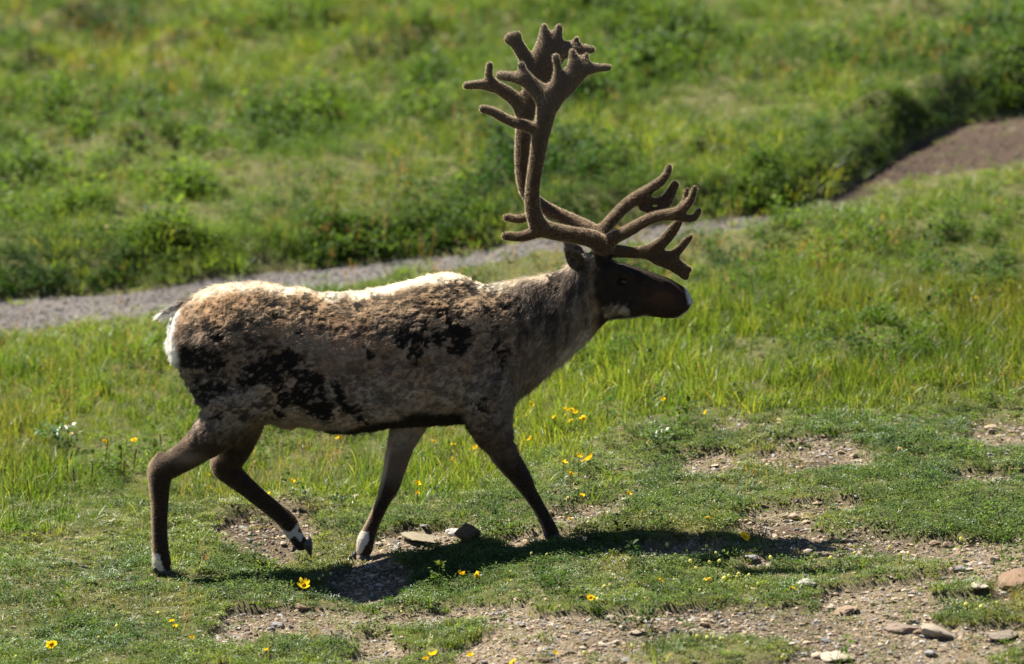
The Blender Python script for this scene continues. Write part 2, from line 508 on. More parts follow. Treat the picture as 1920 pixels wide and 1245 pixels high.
# meadow grass
x, y = rand_pts(int(AREA * 330))
f = fore(x, y); pi_ = path_in(x, y)
beyond = sstep(-0.1, 0.2, y - yF(x))
patch = fbm(x * 1.1, y * 0.8, 0, 21, 3)
dens = (1 - f) * (1 - sstep(0.2, 0.6, pi_)) * (0.55 * (1 - beyond) + 0.45) * (0.75 + 0.5 * sstep(-.2, .3, patch)) * (1 - 0.2 * beyond * (1 - sstep(0.1, 0.5, y - yF(x))))
dens = dens + 0.05 * f * (1 - bare_field(x, y)) + .14 * pi_ * (x > 1.5) + .03 * pi_
x, y = keep(x, y, dens)
t = np.clip(0.5 + 0.9 * fbm(x * .9, y * .6, 0, 22, 3) + RNG.normal(0, .22, len(x)), 0, 1)
tint = mixc((0.050, 0.106, 0.018), (0.150, 0.192, 0.028), t)
dry = np.clip(fbm(x * .8 + 9, y * .7, 0, 23, 3) * 1.3 - .35 + RNG.normal(0, .12, len(x)), 0, .3)
tint = tint * (1 - dry[:, None]) + np.array([[0.20, 0.155, 0.045]]) * dry[:, None]
rightdark = sstep(0.6, 2.2, x) * (1 - sstep(4.5, 7, y)) * 0.25  # grass to the right tinted darker, dimmer light put into its colour
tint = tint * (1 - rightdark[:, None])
beyond = sstep(-0.1, 0.2, y - yF(x))
st = (0.9 + 0.2 * (1 - beyond)) * (1 - 0.5 * fore(x, y)) * (1 - (1 - beyond) * (0.68 + 0.12 * sstep(0, 1, x)) * sstep(-1.3, -0.25, y - yN(x)))
p, tr, sz = place(x, y, .7, 1.2, st)
sz = sz * (.55 + .8 * sstep(-.4, .4, fbm(x * 1.6, y * 1.2, 0, 226, 3)))[:, None]
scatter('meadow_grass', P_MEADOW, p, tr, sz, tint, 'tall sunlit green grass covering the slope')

# herbs, mostly above the path
x, y = rand_pts(int(AREA * 300))
xe = RNG.uniform(-4.3, 4.3, 4200); x = np.concatenate([x, xe]); y = np.concatenate([y, yF(xe) + RNG.normal(.18, .2, 4200)])
f = fore(x, y); pi_ = path_in(x, y)
s = y - yF(x)
beyond = sstep(-0.05, 0.1, s)
patch = sstep(-.25, .35, fbm(x * 1.6, y * 1.1, 0, 25, 3))
edge = np.exp(-((s - 0.22) / 0.28) ** 2)
dens = (1 - f) * (1 - sstep(.15, .5, pi_)) * np.clip(beyond * (0.25 + 0.6 * patch) + (1 - beyond) * (0.12 + 0.45 * patch) + edge, 0, 1) + 0.03 * f
x, y = keep(x, y, dens)
s = y - yF(x)
t = np.clip(0.45 + 0.8 * fbm(x * 1.2, y * .8, 0, 26, 3) + RNG.normal(0, .2, len(x)), 0, 1)
tint = mixc((0.020, 0.052, 0.013), (0.100, 0.158, 0.026), t)
edge = np.exp(-((s - 0.15) / 0.35) ** 2)
tint = tint * (1 - .12 * edge[:, None])  # bank-edge herbs tinted darker, the bank's shade put into their colour
p, tr, sz = place(x, y, .55, 1.15, 1 + 0.1 * edge)
big = (.75 + .75 * sstep(-.05, .4, fbm(x * 2.1, y * 1.5, 0, 126, 2)))[:, None] * (1 - .35 * (s < 0))[:, None] * (1 - .3 * np.exp(-((s - .1) / .5) ** 2))[:, None] * (1 - .2 * np.exp(-((s - .1) / .3) ** 2))[:, None]
sz = sz * big
scatter('leafy_herbs', P_HERB, p, tr, sz, tint, 'low leafy green herbs spread through the meadow')

# short turf of the foreground
x, y = rand_pts(int(8.6 * 7.5 * 1500), y0=-4.6, y1=2.9)
f = fore(x, y); b = bare_field(x, y)
x, y = keep(x, y, f * ((1 - b) ** 1.5 * (.45 + .4 * sstep(-.3, .3, fbm(x * 3.3, y * 2.4, 0, 228, 3))) + 0.085))
t = np.clip(0.42 + 0.75 * fbm(x * 2.2, y * 1.6, 0, 27, 3) + RNG.normal(0, .18, len(x)), 0, 1)
tint = mixc((0.042, 0.088, 0.028), (0.138, 0.176, 0.040), t)
dry = np.clip(fbm(x * 1.7 + 4, y * 1.4, 0, 28, 3) * 1.3 - .2 + 0.8 * bare_field(x, y) + RNG.normal(0, .1, len(x)), 0, .55)
tint = tint * (1 - dry[:, None]) + np.array([[0.17, 0.14, 0.07]]) * dry[:, None]
p, tr, sz = place(x, y, .7, 1.3, (.55 + .5 * RNG.random(len(x))) * (.75 + .75 * sstep(-.3, .4, fbm(x * 2.4, y * 1.8, 0, 128, 2))))
scatter('short_turf', P_TURF, p, tr, sz, tint, 'short green turf growing in cushions around the gravel')

# creeping mat plants in the turf
x, y = rand_pts(int(8.6 * 7.5 * 520), y0=-4.6, y1=2.9)
f = fore(x, y); b = bare_field(x, y)
x, y = keep(x, y, f * (1 - b) * (.08 + .6 * sstep(-.1, .4, fbm(x * 2.5, y * 1.8, 0, 29, 2))))
t = RNG.random(len(x))
tint = mixc((0.036, 0.066, 0.030), (0.100, 0.140, 0.048), t)
p, tr, sz = place(x, y, .8, 1.6, 1.3)
scatter('creeping_plants', P_MAT, p, tr, sz, tint, 'tiny leaved creeping plants matted into the turf')

# pale seed stalks
x, y = rand_pts(int(AREA * 26))
x, y = keep(x, y, (1 - .75 * fore(x, y)) * (1 - path_in(x, y)) * sstep(-.2, .5, fbm(x * .9, y * .9, 0, 30, 2)) * (1 - .5 * bare_field(x, y)))
tint = mixc((0.10, 0.10, 0.03), (0.13, 0.10, 0.045), RNG.random(len(x)))
p, tr, sz = place(x, y, .7, 1.2)
scatter('seed_stalks', P_STALK, p, tr, sz, tint, 'thin pale grass stalks with seed heads')

# ------------------------------------------------------------------ stones
def mat_stone():
    m, nt, out = new_mat('weathered_stone')
    b = N(nt, 'ShaderNodeBsdfPrincipled'); b.inputs['Roughness'].default_value = 0.85; b.inputs['Specular IOR Level'].default_value = 0.25
    oi = N(nt, 'ShaderNodeObjectInfo')
    tc = N(nt, 'ShaderNodeTexCoord')
    n1 = N(nt, 'ShaderNodeTexNoise'); n1.inputs['Scale'].default_value = 60; n1.inputs['Detail'].default_value = 5
    nt.links.new(tc.outputs['Object'], n1.inputs['Vector'])
    r1 = N(nt, 'ShaderNodeMapRange'); r1.inputs[1].default_value = .3; r1.inputs[2].default_value = .7; r1.inputs[3].default_value = .6; r1.inputs[4].default_value = 1.35
    nt.links.new(n1.outputs['Fac'], r1.inputs[0])
    vm = N(nt, 'ShaderNodeVectorMath', operation='SCALE')
    nt.links.new(oi.outputs['Color'], vm.inputs[0]); nt.links.new(r1.outputs[0], vm.inputs['Scale'])
    nt.links.new(vm.outputs[0], b.inputs['Base Color'])
    bp = N(nt, 'ShaderNodeBump'); bp.inputs['Strength'].default_value = .5; bp.inputs['Distance'].default_value = .003
    nt.links.new(n1.outputs['Fac'], bp.inputs['Height']); nt.links.new(bp.outputs[0], b.inputs['Normal'])
    nt.links.new(b.outputs[0], out.inputs[0])
    return m
def mat_pebble():
    m, nt, out = new_mat('pebble')
    b = N(nt, 'ShaderNodeBsdfPrincipled'); b.inputs['Roughness'].default_value = 0.85; b.inputs['Specular IOR Level'].default_value = 0.25
    at = N(nt, 'ShaderNodeAttribute', attribute_name='tint', attribute_type='INSTANCER')
    nt.links.new(at.outputs['Color'], b.inputs['Base Color'])
    nt.links.new(b.outputs[0], out.inputs[0])
    return m
M_STONE, M_PEB = mat_stone(), mat_pebble()

def stone_mesh(name, seed, sub, mat, flat=0.6, angular=0.6):
    rs = np.random.default_rng(seed)
    bm = bmesh.new()
    bmesh.ops.create_icosphere(bm, subdivisions=sub, radius=0.5)
    planes = rs.normal(size=(9, 3)); planes /= np.linalg.norm(planes, axis=1)[:, None]
    lim = rs.uniform(.26, .44, 9)
    for v in bm.verts:
        p = np.array(v.co)
        for n_, l in zip(planes, lim):
            d = p @ n_
            if d > l: p = p - n_ * (d - l) * angular
        p = p * (1 + 0.05 * rs.normal())
        v.co = (p[0], p[1], p[2] * flat)
    me = bpy.data.meshes.new(name)
    bm.to_mesh(me); bm.free()
    me.materials.append(mat)
    return me

pc = bpy.data.collections.new('pebble_shapes')
for i in range(5):
    pc.objects.link(bpy.data.objects.new('pebble_shape_%d' % i, stone_mesh('pebble_shape_%d' % i, 100 + i, 2 if i < 3 else 1, M_PEB, .45 + .1 * i, .9)))
x, y = rand_pts(330000, y0=-4.6, y1=3.2)
x, y = keep(x, y, fore(x, y) * np.clip(bare_field(x, y) + .10, 0, 1) * (0.55 + .45 * sstep(-.2, .3, fbm(x * 3, y * 3, 0, 33, 2))))
n = len(x)
p = np.stack([x, y, ground_z(x, y) + .0005], 1)
sz = np.clip(RNG.lognormal(math.log(.0115), .55, n), .004, .036)
size = np.stack([sz * RNG.uniform(.8, 1.5, n), sz * RNG.uniform(.7, 1.2, n), sz * RNG.uniform(.6, 1.1, n)], 1)
turn = np.stack([RNG.normal(0, .25, n), RNG.normal(0, .25, n), RNG.uniform(0, 6.28, n)], 1)
k = RNG.random(n)
tint = mixc((.12, .085, .055), (.38, .30, .21), k ** 1.8)
grey = RNG.random(n) < .25
tint[grey] = mixc((.11, .105, .10), (.36, .35, .33), k ** 1.8)[grey]
scatter('gravel', pc, p, turn, size, tint, 'loose tan and grey gravel on the bare soil')
x = RNG.uniform(-6, 5.5, 26000); y = yN(x) + (yF(x) - yN(x)) * RNG.uniform(0, 1, len(x))
x, y = keep(x, y, .35 * path_in(x, y))
n = len(x)
p = np.stack([x, y, ground_z(x, y, False) - .004], 1)
sz = np.clip(RNG.lognormal(math.log(.009), .5, n), .003, .03)
size = np.stack([sz * 1.2, sz, sz * .8], 1)
turn = np.stack([RNG.normal(0, .25, n), RNG.normal(0, .25, n), RNG.uniform(0, 6.28, n)], 1)
brn = sstep(1.4, 2.0, x)
tint = mixc((.10, .092, .09), (.20, .188, .184), RNG.random(n)) * (1 - brn[:, None]) + mixc((.05, .035, .027), (.13, .10, .08), RNG.random(n)) * brn[:, None]
scatter('path_gravel', pc, p, turn, size, tint, 'fine grey gravel scattered along the footpath')

# single stones
STONES = [stone_mesh('stone', 200 + i, 3, M_STONE, .55 + .05 * (i % 4), .85) for i in range(8)]
def stone(px, py, wpx, dep, hpx, col, label, group=None, mesh=None, rx=0, ry=0, rz=None, sunk=.25, name='stone'):
    x, y = G(px, py)
    o = link(name, (mesh or random.choice(STONES)))
    w = wpx / 400.0 * 1.15
    hh = hpx / 400.0
    me = o.data
    zs = [v.co.z for v in me.vertices]
    h0 = max(zs) - min(zs)
    o.scale = (w, dep / 400.0 * 1.15, hh / h0 * 1.1)
    o.rotation_euler = (rx, ry, random.uniform(0, 6.28) if rz is None else rz)
    o.location = (x, y, float(ground_z(np.array(x), np.array(y))) + hh * (.5 - sunk))
    o.color = (*col, 1)
    return tag(o, label, 'stone', group)
random.seed(21)
stone(873, 1036, 46, 50, 38, (.10, .07, .045), 'rounded brown stone beside the pale boulders under the belly', rz=.3, mesh=STONES[1], sunk=.1, name='brown_stone')
stone(854, 1008, 28, 40, 20, (.42, .40, .38), 'small whitish stone behind the rounded brown stone', rz=.8, mesh=STONES[2], name='white_stone')
stone(792, 1026, 66, 100, 12, (.19, .16, .11), 'broad pale flat stone half sunk in the grass behind the front hoof', rz=.1, mesh=STONES[4], ry=.15, name='flat_stone')
stone(1908, 1104, 64, 110, 26, (.15, .095, .06), 'broad brown slab tilted up on the gravel among grey stones', rz=.2, mesh=STONES[3], ry=-.3, name='tilted_slab')
stone(1752, 1190, 60, 90, 24, (.25, .21, .165), 'wedge shaped tan stone with a dark face in the gravel', rz=.5, mesh=STONES[5], ry=.35, name='wedge_stone')
stone(1692, 1182, 40, 60, 18, (.17, .13, .10), 'dark brown stone beside the wedge shaped tan stone', rz=1.2, mesh=STONES[6], name='dark_stone')
stone(1580, 1155, 56, 50, 16, (.21, .15, .10), 'thin reddish brown slab leaning on the gravel', rz=.2, mesh=STONES[7], ry=-.4, name='thin_slab')
stone(1570, 1234, 54, 70, 18, (.30, .26, .20), 'large cream stone with a rounded top on the gravel', rz=.4, mesh=STONES[0], name='cream_stone')
stone(1828, 1100, 34, 50, 18, (.22, .21, .21), 'grey blocky stone near the tilted brown slab', rz=.9, mesh=STONES[2], name='grey_stone')
stone(1836, 1122, 30, 60, 10, (.32, .28, .22), 'pale flat stone in front of the grey blocky stone', rz=.1, mesh=STONES[5], name='pale_stone')
stone(1880, 1200, 46, 60, 20, (.18, .15, .12), 'brown angular stone below the tilted brown slab', rz=2.1, mesh=STONES[1], name='brown_stone')
stone(1512, 1112, 36, 50, 14, (.30, .28, .26), 'flat grey stone at the gravel edge of the long turf cushion', rz=.4, mesh=STONES[6], name='grey_stone')
stone(1115, 984, 26, 40, 12, (.50, .47, .42), 'small chalky stone on bare soil ahead of the planted front hoof', rz=.4, mesh=STONES[2], name='chalky_stone')
MARKS = [('the tilted brown slab', 1908, 1104), ('the wedge shaped tan stone', 1752, 1190), ('the large cream stone', 1570, 1234), ('the large lone yellow flower', 1394, 1006),
         ('the thin reddish slab', 1580, 1155), ('the rounded brown stone', 873, 1036), ('the lifted hind hoof', 575, 1040), ('the planted hind hoof', 300, 1078), ('the planted front hoof', 1036, 1005),
         ('the broad yellow flower below the hoof', 570, 1098), ('the row of lowest yellow flowers', 850, 1235), ('the flat grey stone', 1512, 1112), ('the meadow edge', 1440, 830),
         ('the end of the long turf cushion', 1180, 1130), ('the gravel rim far from the slabs', 1850, 830), ('the trailing front hoof', 684, 1056), ('the low turf island', 1330, 1232), ('the gravel below the belly', 780, 1130)]
def near_mark(px, py):
    return min(MARKS, key=lambda m: (m[1] - px) ** 2 + 6 * (m[2] - py) ** 2)[0]
TONES = [((.32, .25, .17), 'tan'), ((.19, .135, .09), 'brown'), ((.23, .22, .215), 'grey'), ((.33, .28, .21), 'cream')]
cnt = 0
tries = 0
while cnt < 190 and tries < 9000:
    tries += 1
    px, py = random.uniform(-60, 1980), random.uniform(790, 1290)
    x, y = G(px, py)
    b = float(bare_field(np.array([x]), np.array([y]))[0] * fore(np.array([x]), np.array([y]))[0])
    if random.random() > b * (0.35 + 0.65 * (px > 1000)): continue
    c, nm = random.choice(TONES)
    k = random.uniform(.75, 1.15)
    w = random.choice([9, 10, 11, 12, 13, 15, 18, 22])
    big = 'larger' if w > 12 else 'small'
    stone(px, py, w, w * random.uniform(.7, 1.3), w * random.uniform(.35, .6), tuple(v * k for v in c), '%s %s loose stone near %s' % (big, nm, near_mark(px, py)), 'loose stones on the gravel', sunk=.2, rx=random.gauss(0, .15), ry=random.gauss(0, .15))
    cnt += 1

# ------------------------------------------------------------------ the caribou
# Traced in photograph pixels (u right, v down) on the animal's own upright plane, w = depth in the same unit.
def grid_field(u0, u1, v0, v1, w0, w1, h):
    us = np.arange(u0, u1 + h, h); vs_ = np.arange(v0, v1 + h, h); ws = np.arange(w0, w1 + h, h)
    return us, vs_, ws, np.full((len(us), len(vs_), len(ws)), 60.0, np.float32)

def smin(a, b, k):
    hh = np.clip(0.5 + 0.5 * (b - a) / k, 0, 1)
    return b * (1 - hh) + a * hh - k * hh * (1 - hh)

def add_cone(gr, a, b, ra, rb, k=8.0, flat=1.0, sub=False):
    """capsule with two radii, flat > 1 squeezes it in depth about its own axis"""
    us, vs_, ws, F = gr
    a = np.array(a, float); b = np.array(b, float)
    m = max(ra, rb) + 3 * k + 16
    lo = np.minimum(a, b) - m; hi = np.maximum(a, b) + m
    i0, i1 = np.searchsorted(us, (lo[0], hi[0])); j0, j1 = np.searchsorted(vs_, (lo[1], hi[1])); k0, k1 = np.searchsorted(ws, (lo[2], hi[2]))
    if i1 <= i0 or j1 <= j0 or k1 <= k0: return
    U = us[i0:i1, None, None]; V = vs_[None, j0:j1, None]; W = ws[None, None, k0:k1]
    ab = b - a; L2 = ab[0] ** 2 + ab[1] ** 2 + 1e-6
    t = np.clip(((U - a[0]) * ab[0] + (V - a[1]) * ab[1]) / L2, 0, 1) if flat != 1.0 else \
        np.clip(((U - a[0]) * ab[0] + (V - a[1]) * ab[1] + (W - a[2]) * ab[2]) / (ab @ ab + 1e-6), 0, 1)
    dw = (W - a[2] - t * ab[2]) * flat
    d = np.sqrt((U - a[0] - t * ab[0]) ** 2 + (V - a[1] - t * ab[1]) ** 2 + dw ** 2) - (ra + t * (rb - ra))
    if sub:
        F[i0:i1, j0:j1, k0:k1] = -smin(-F[i0:i1, j0:j1, k0:k1], d, k)
    else:
        F[i0:i1, j0:j1, k0:k1] = smin(F[i0:i1, j0:j1, k0:k1], d.astype(np.float32), k)

def chain(gr, pts, k=8.0, flat=1.0):
    """pts: (u, v as seen, w, r) along a limb; v is corrected for the camera looking down on what stands nearer or farther"""
    q = np.array([(p[0], p[1] + SP * p[2], p[2], p[3]) for p in pts], float)
    e = np.concatenate([[2 * q[0] - q[1]], q, [2 * q[-1] - q[-2]]])
    out = []
    for i in range(1, len(e) - 2):
        a, b, c, d = e[i - 1], e[i], e[i + 1], e[i + 2]
        n_ = 4 if len(pts) > 2 else 1
        for m in range(n_):
            t = m / n_
            cr = .5 * (2 * b + (c - a) * t + (2 * a - 5 * b + 4 * c - d) * t * t + (3 * b - a - 3 * c + d) * t ** 3)
            cr[3] = b[3] + (c[3] - b[3]) * t
            out.append(cr)
    out.append(e[-2])
    us, vs_, ws, F = gr
    tmp = np.full(F.shape, 60.0, np.float32)
    for a, b in zip(out[:-1], out[1:]):
        add_cone((us, vs_, ws, tmp), a[:3], b[:3], a[3], b[3], 1.5, flat)
    m = tmp < 40
    F[m] = smin(F[m], tmp[m], k)

def surface_nets(gr):
    us, vs_, ws, F = gr
    S = F < 0
    n = np.array(F.shape)
    c = [S[i:n[0] - 1 + i, j:n[1] - 1 + j, k:n[2] - 1 + k] for i in (0, 1) for j in (0, 1) for k in (0, 1)]
    s = sum(x.astype(np.int8) for x in c)
    act = np.argwhere((s > 0) & (s < 8))
    vid = np.full(tuple(n - 1), -1, np.int64)
    vid[act[:, 0], act[:, 1], act[:, 2]] = np.arange(len(act))
    P = np.zeros((len(act), 3)); cnt = np.zeros(len(act))
    corners = [(i, j, k) for i in (0, 1) for j in (0, 1) for k in (0, 1)]
    val = {cc: F[act[:, 0] + cc[0], act[:, 1] + cc[1], act[:, 2] + cc[2]] for cc in corners}
    for a in corners:
        for ax in range(3):
            if a[ax] == 1: continue
            b = list(a); b[ax] = 1; b = tuple(b)
            fa, fb = val[a], val[b]
            x = (fa < 0) != (fb < 0)
            t = np.where(x, fa / np.where(x, fa - fb, 1), 0)
            p = np.tile(np.array(a, float), (len(act), 1)); p[:, ax] += t
            P += p * x[:, None]; cnt += x
    P = act + P / cnt[:, None]
    faces = []
    for ax in range(3):
        o1, o2 = [(1, 2), (2, 0), (0, 1)][ax]
        sl0 = [slice(None)] * 3; sl1 = [slice(None)] * 3
        sl0[ax] = slice(0, -1); sl1[ax] = slice(1, None)
        ch = S[tuple(sl0)] != S[tuple(sl1)]
        e = np.argwhere(ch)
        ok = (e[:, o1] > 0) & (e[:, o2] > 0) & (e[:, o1] < n[o1] - 1) & (e[:, o2] < n[o2] - 1)
        e = e[ok]
        ins = S[e[:, 0], e[:, 1], e[:, 2]]
        q = []
        for d1, d2 in ((0, 0), (-1, 0), (-1, -1), (0, -1)):
            f = e.copy(); f[:, o1] += d1; f[:, o2] += d2
            q.append(vid[f[:, 0], f[:, 1], f[:, 2]])
        q = np.stack(q, 1)
        q[~ins] = q[~ins][:, ::-1]
        faces.append(q)
    h = us[1] - us[0]
    P = P * h + np.array([us[0], vs_[0], ws[0]])
    return P, np.concatenate(faces)

def to_local(P):
    return np.stack([(P[:, 0] - 960) / SC, P[:, 2] / SC, (1030 - P[:, 1]) / (SC * CP)], 1)

def fix_faces(V, Fq):
    a = V[Fq[:, 0]]; n = np.cross(V[Fq[:, 1]] - a, V[Fq[:, 3]] - a)
    vol = np.sum(n * (a - V.mean(0)))
    return Fq if vol > 0 else Fq[:, ::-1]

def vnormals(V, Fq):
    n = np.cross(V[Fq[:, 2]] - V[Fq[:, 0]], V[Fq[:, 3]] - V[Fq[:, 1]])
    out = np.zeros_like(V)
    for k in range(4): np.add.at(out, Fq[:, k], n)
    return out / (np.linalg.norm(out, axis=1)[:, None] + 1e-9)

TOP = np.array([(314, 640), (318, 610), (323, 596), (336, 576), (351, 561), (382, 543), (411, 534), (453, 529), (486, 526), (509, 529), (537, 536), (565, 535), (602, 546), (635, 545), (678, 542), (720, 536), (762, 525), (802, 514), (830, 509), (852, 510), (872, 515), (889, 527), (915, 532), (968, 523), (1026, 512), (1053, 504), (1075, 492), (1100, 474), (1125, 472), (1157, 491), (1187, 498), (1214, 507), (1255, 521), (1282, 537), (1293, 548), (1299, 564)], float)
BOT = np.array([(314, 650), (318, 672), (323, 681), (336, 695), (352, 724), (370, 760), (420, 790), (480, 797), (514, 793), (535, 800), (560, 799), (600, 805), (625, 811), (655, 812), (692, 807), (734, 800), (790, 798), (866, 795), (930, 782), (959, 761), (973, 750), (1001, 726), (1058, 680), (1100, 643), (1124, 618), (1140, 603), (1173, 599), (1214, 594), (1249, 598), (1271, 598), (1290, 584), (1299, 568)], float)
WID = np.array([(314, 6), (322, 40), (340, 66), (380, 90), (430, 100), (500, 102), (600, 108), (700, 114), (780, 112), (850, 102), (910, 90), (950, 78), (1000, 62), (1050, 54), (1100, 52), (1130, 51), (1165, 46), (1200, 36), (1240, 29), (1270, 28), (1290, 22), (1299, 6)], float)

H_B = 3.0
body_g = grid_field(262, 1312, 462, 1092, -132, 132, H_B)
us, vs_, ws, Ff = body_g
top = np.interp(us, TOP[:, 0], TOP[:, 1]); bot = np.interp(us, BOT[:, 0], BOT[:, 1]); wid = np.interp(us, WID[:, 0], WID[:, 1])
ker = np.array([1, 2, 1]) / 4
for _ in range(1):
    top[1:-1] = np.convolve(top, ker, 'valid'); bot[1:-1] = np.convolve(bot, ker, 'valid'); wid[1:-1] = np.convolve(wid, ker, 'valid')
hh_ = np.maximum((bot - top), 1.0)
tq = (vs_[None, :] - top[:, None]) / hh_[:, None]
# widest below the middle on the barrel, above it on the haunch and head
shift = np.interp(us, [314, 420, 520, 700, 860, 960, 1080, 1140, 1300], [1.0, 1.0, 1.15, 1.25, 1.2, 1.0, 1.0, 0.85, 1.0])
tp = 2 * np.sign(tq) * np.abs(tq) ** shift[:, None] - 1
expo = np.interp(us, [314, 500, 700, 900, 1050, 1130, 1300], [2.0, 2.3, 2.5, 2.1, 2.0, 2.4, 2.2])[:, None, None]
rho = (np.abs(tp[:, :, None]) ** expo + (np.abs(ws[None, None, :]) / np.maximum(wid, 1)[:, None, None]) ** expo) ** (1 / expo)
inside = ((us >= 313) & (us <= 1300))[:, None, None]
d0 = (rho - 1) * np.minimum(hh_ * 0.5, wid)[:, None, None]
Ff[:] = np.where(inside, np.clip(d0, -60, 60), 60).astype(np.float32)
nY, fY = -46, 40                                    # limb planes, near and far, in pixels of depth
# haunches, shoulders
add_cone(body_g, (420, 640, -48), (440, 740, -56), 54, 50, 24); add_cone(body_g, (420, 640, 48), (450, 740, 54), 54, 48, 24)
add_cone(body_g, (880, 600, -50), (915, 730, -58), 44, 46, 24); add_cone(body_g, (880, 600, 50), (900, 730, 54), 44, 46, 24)
# near hind leg, planted
chain(body_g, [(440, 745, -56, 56), (418, 795, nY - 8, 46), (372, 838, nY - 6, 31), (330, 866, nY - 6, 26), (304, 882, nY - 6, 25), (300, 905, nY - 6, 21), (300, 940, nY - 6, 17.5), (299, 990, nY - 6, 15.5), (301, 1035, nY - 6, 16.5), (303, 1056, nY - 6, 18)], 10)
add_cone(body_g, (300, 848, nY), (288, 868, nY - 6), 8, 10, 8)
chain(body_g, [(303, 1054, nY - 6, 17), (304, 1068, nY - 6, 15)], 5)
# far hind leg, lifted
chain(body_g, [(450, 740, 54, 50), (448, 800, fY + 8, 42), (430, 850, fY + 4, 34), (418, 872, fY + 2, 27), (432, 890, fY, 23), (458, 913, fY, 19), (486, 937, fY, 17.2), (516, 961, fY, 16.8), (537, 980, fY, 18.5), (549, 1003, fY, 15.5), (562, 1022, fY, 14)], 10)
# far front leg, planted, trailing
chain(body_g, [(800, 730, 54, 50), (772, 780, 48, 36), (750, 838, 36, 26.5), (738, 883, 28, 21.5), (730, 912, 24, 19.5), (718, 940, 21, 14), (706, 966, 19, 13.2), (694, 992, 18, 14), (685, 1015, 16, 17), (682, 1032, 16, 16)], 10)
# near front leg, reaching forward
chain(body_g, [(915, 735, -58, 50), (917, 785, -54, 45), (937, 838, -48, 27.5), (957, 868, -45, 24.5), (979, 899, -43, 19.5), (993, 924, -42, 14.5), (1010, 951, -40, 12.8), (1025, 979, -40, 13.6), (1033, 998, -40, 15), (1036, 1005, -40, 14)], 10)
# tail, sheath, jaw, brow, nostril, muzzle
chain(body_g, [(366, 574, 0, 14), (338, 577, 0, 13.5), (314, 587, 0, 11), (297, 596, 0, 6.5)], 5)
add_cone(body_g, (528, 796, 0), (548, 798, 0), 9, 7, 8)
add_cone(body_g, (1150, 500, -36), (1180, 514, -38), 11, 8, 10); add_cone(body_g, (1150, 500, 36), (1180, 514, 38), 11, 8, 10)
add_cone(body_g, (1120, 480, -24), (1140, 474, -22), 14, 12, 10); add_cone(body_g, (1120, 480, 24), (1140, 474, 22), 14, 12, 10)
add_cone(body_g, (1142, 560, -34), (1190, 578, -26), 20, 12, 14); add_cone(body_g, (1142, 560, 34), (1190, 578, 26), 20, 12, 14)
for s in (-1, 1):
    add_cone(body_g, (1287, 556, s * 18), (1291, 562, s * 24), 5, 4, 4, sub=True)
    add_cone(body_g, (1286, 581, s * 26), (1232, 577, s * 31), 1.6, 1.2, 3, sub=True)
    add_cone(body_g, (1164, 523, s * 44), (1176, 527, s * 44), 6, 5, 5, sub=True)
body_g[3][...] += 1.2
BP, BF = surface_nets(body_g)
BV = to_local(BP)
BF = fix_faces(BV, BF)
Nrm = vnormals(BV, BF)

# --- coat: where the pale winter wool still hangs and where the dark new coat shows
DARK = [(400, 614, 15, 25, 0), (382, 660, 42, 20, .1), (508, 680, 36, 34, .5), (578, 722, 34, 50, -.55), (388, 724, 24, 26, .3), (640, 720, 14, 22, -.5), (660, 753, 16, 11, .2), (690, 648, 7, 14, -.6), (534, 734, 20, 20, 0), (425, 718, 18, 16, 0), (524, 768, 12, 8, 0), (567, 611, 7, 8, 0), (508, 558, 16, 7, .3), (570, 570, 28, 10, .2), (667, 566, 11, 6, 0), (755, 621, 13, 24, .1), (783, 636, 14, 30, .1), (864, 626, 22, 30, .1), (816, 625, 20, 11, .1), (904, 748, 24, 14, .1), (946, 660, 8, 20, .2), (930, 634, 8, 14, .3), (1046, 522, 24, 16, -.4), (545, 660, 26, 20, .3), (610, 755, 22, 24, -.4), (470, 700, 20, 16, .2), (345, 668, 16, 18, 0), (676, 772, 9, 6, 0), (690, 778, 8, 7, 0), (600, 690, 12, 14, -.4), (850, 592, 16, 9, .2), (770, 598, 12, 8, 0), (945, 560, 14, 10, 0), (410, 770, 10, 7, 0)]
SPECK = [(860, 575, 130, 62, .95), (470, 700, 160, 100, .85), (560, 568, 140, 26, .85), (700, 585, 150, 46, .8), (650, 760, 70, 44, .7), (930, 640, 60, 110, .6), (1000, 570, 60, 60, .5), (760, 710, 170, 70, .6), (430, 610, 80, 60, .75), (900, 770, 60, 40, .7), (410, 800, 60, 40, .6)]

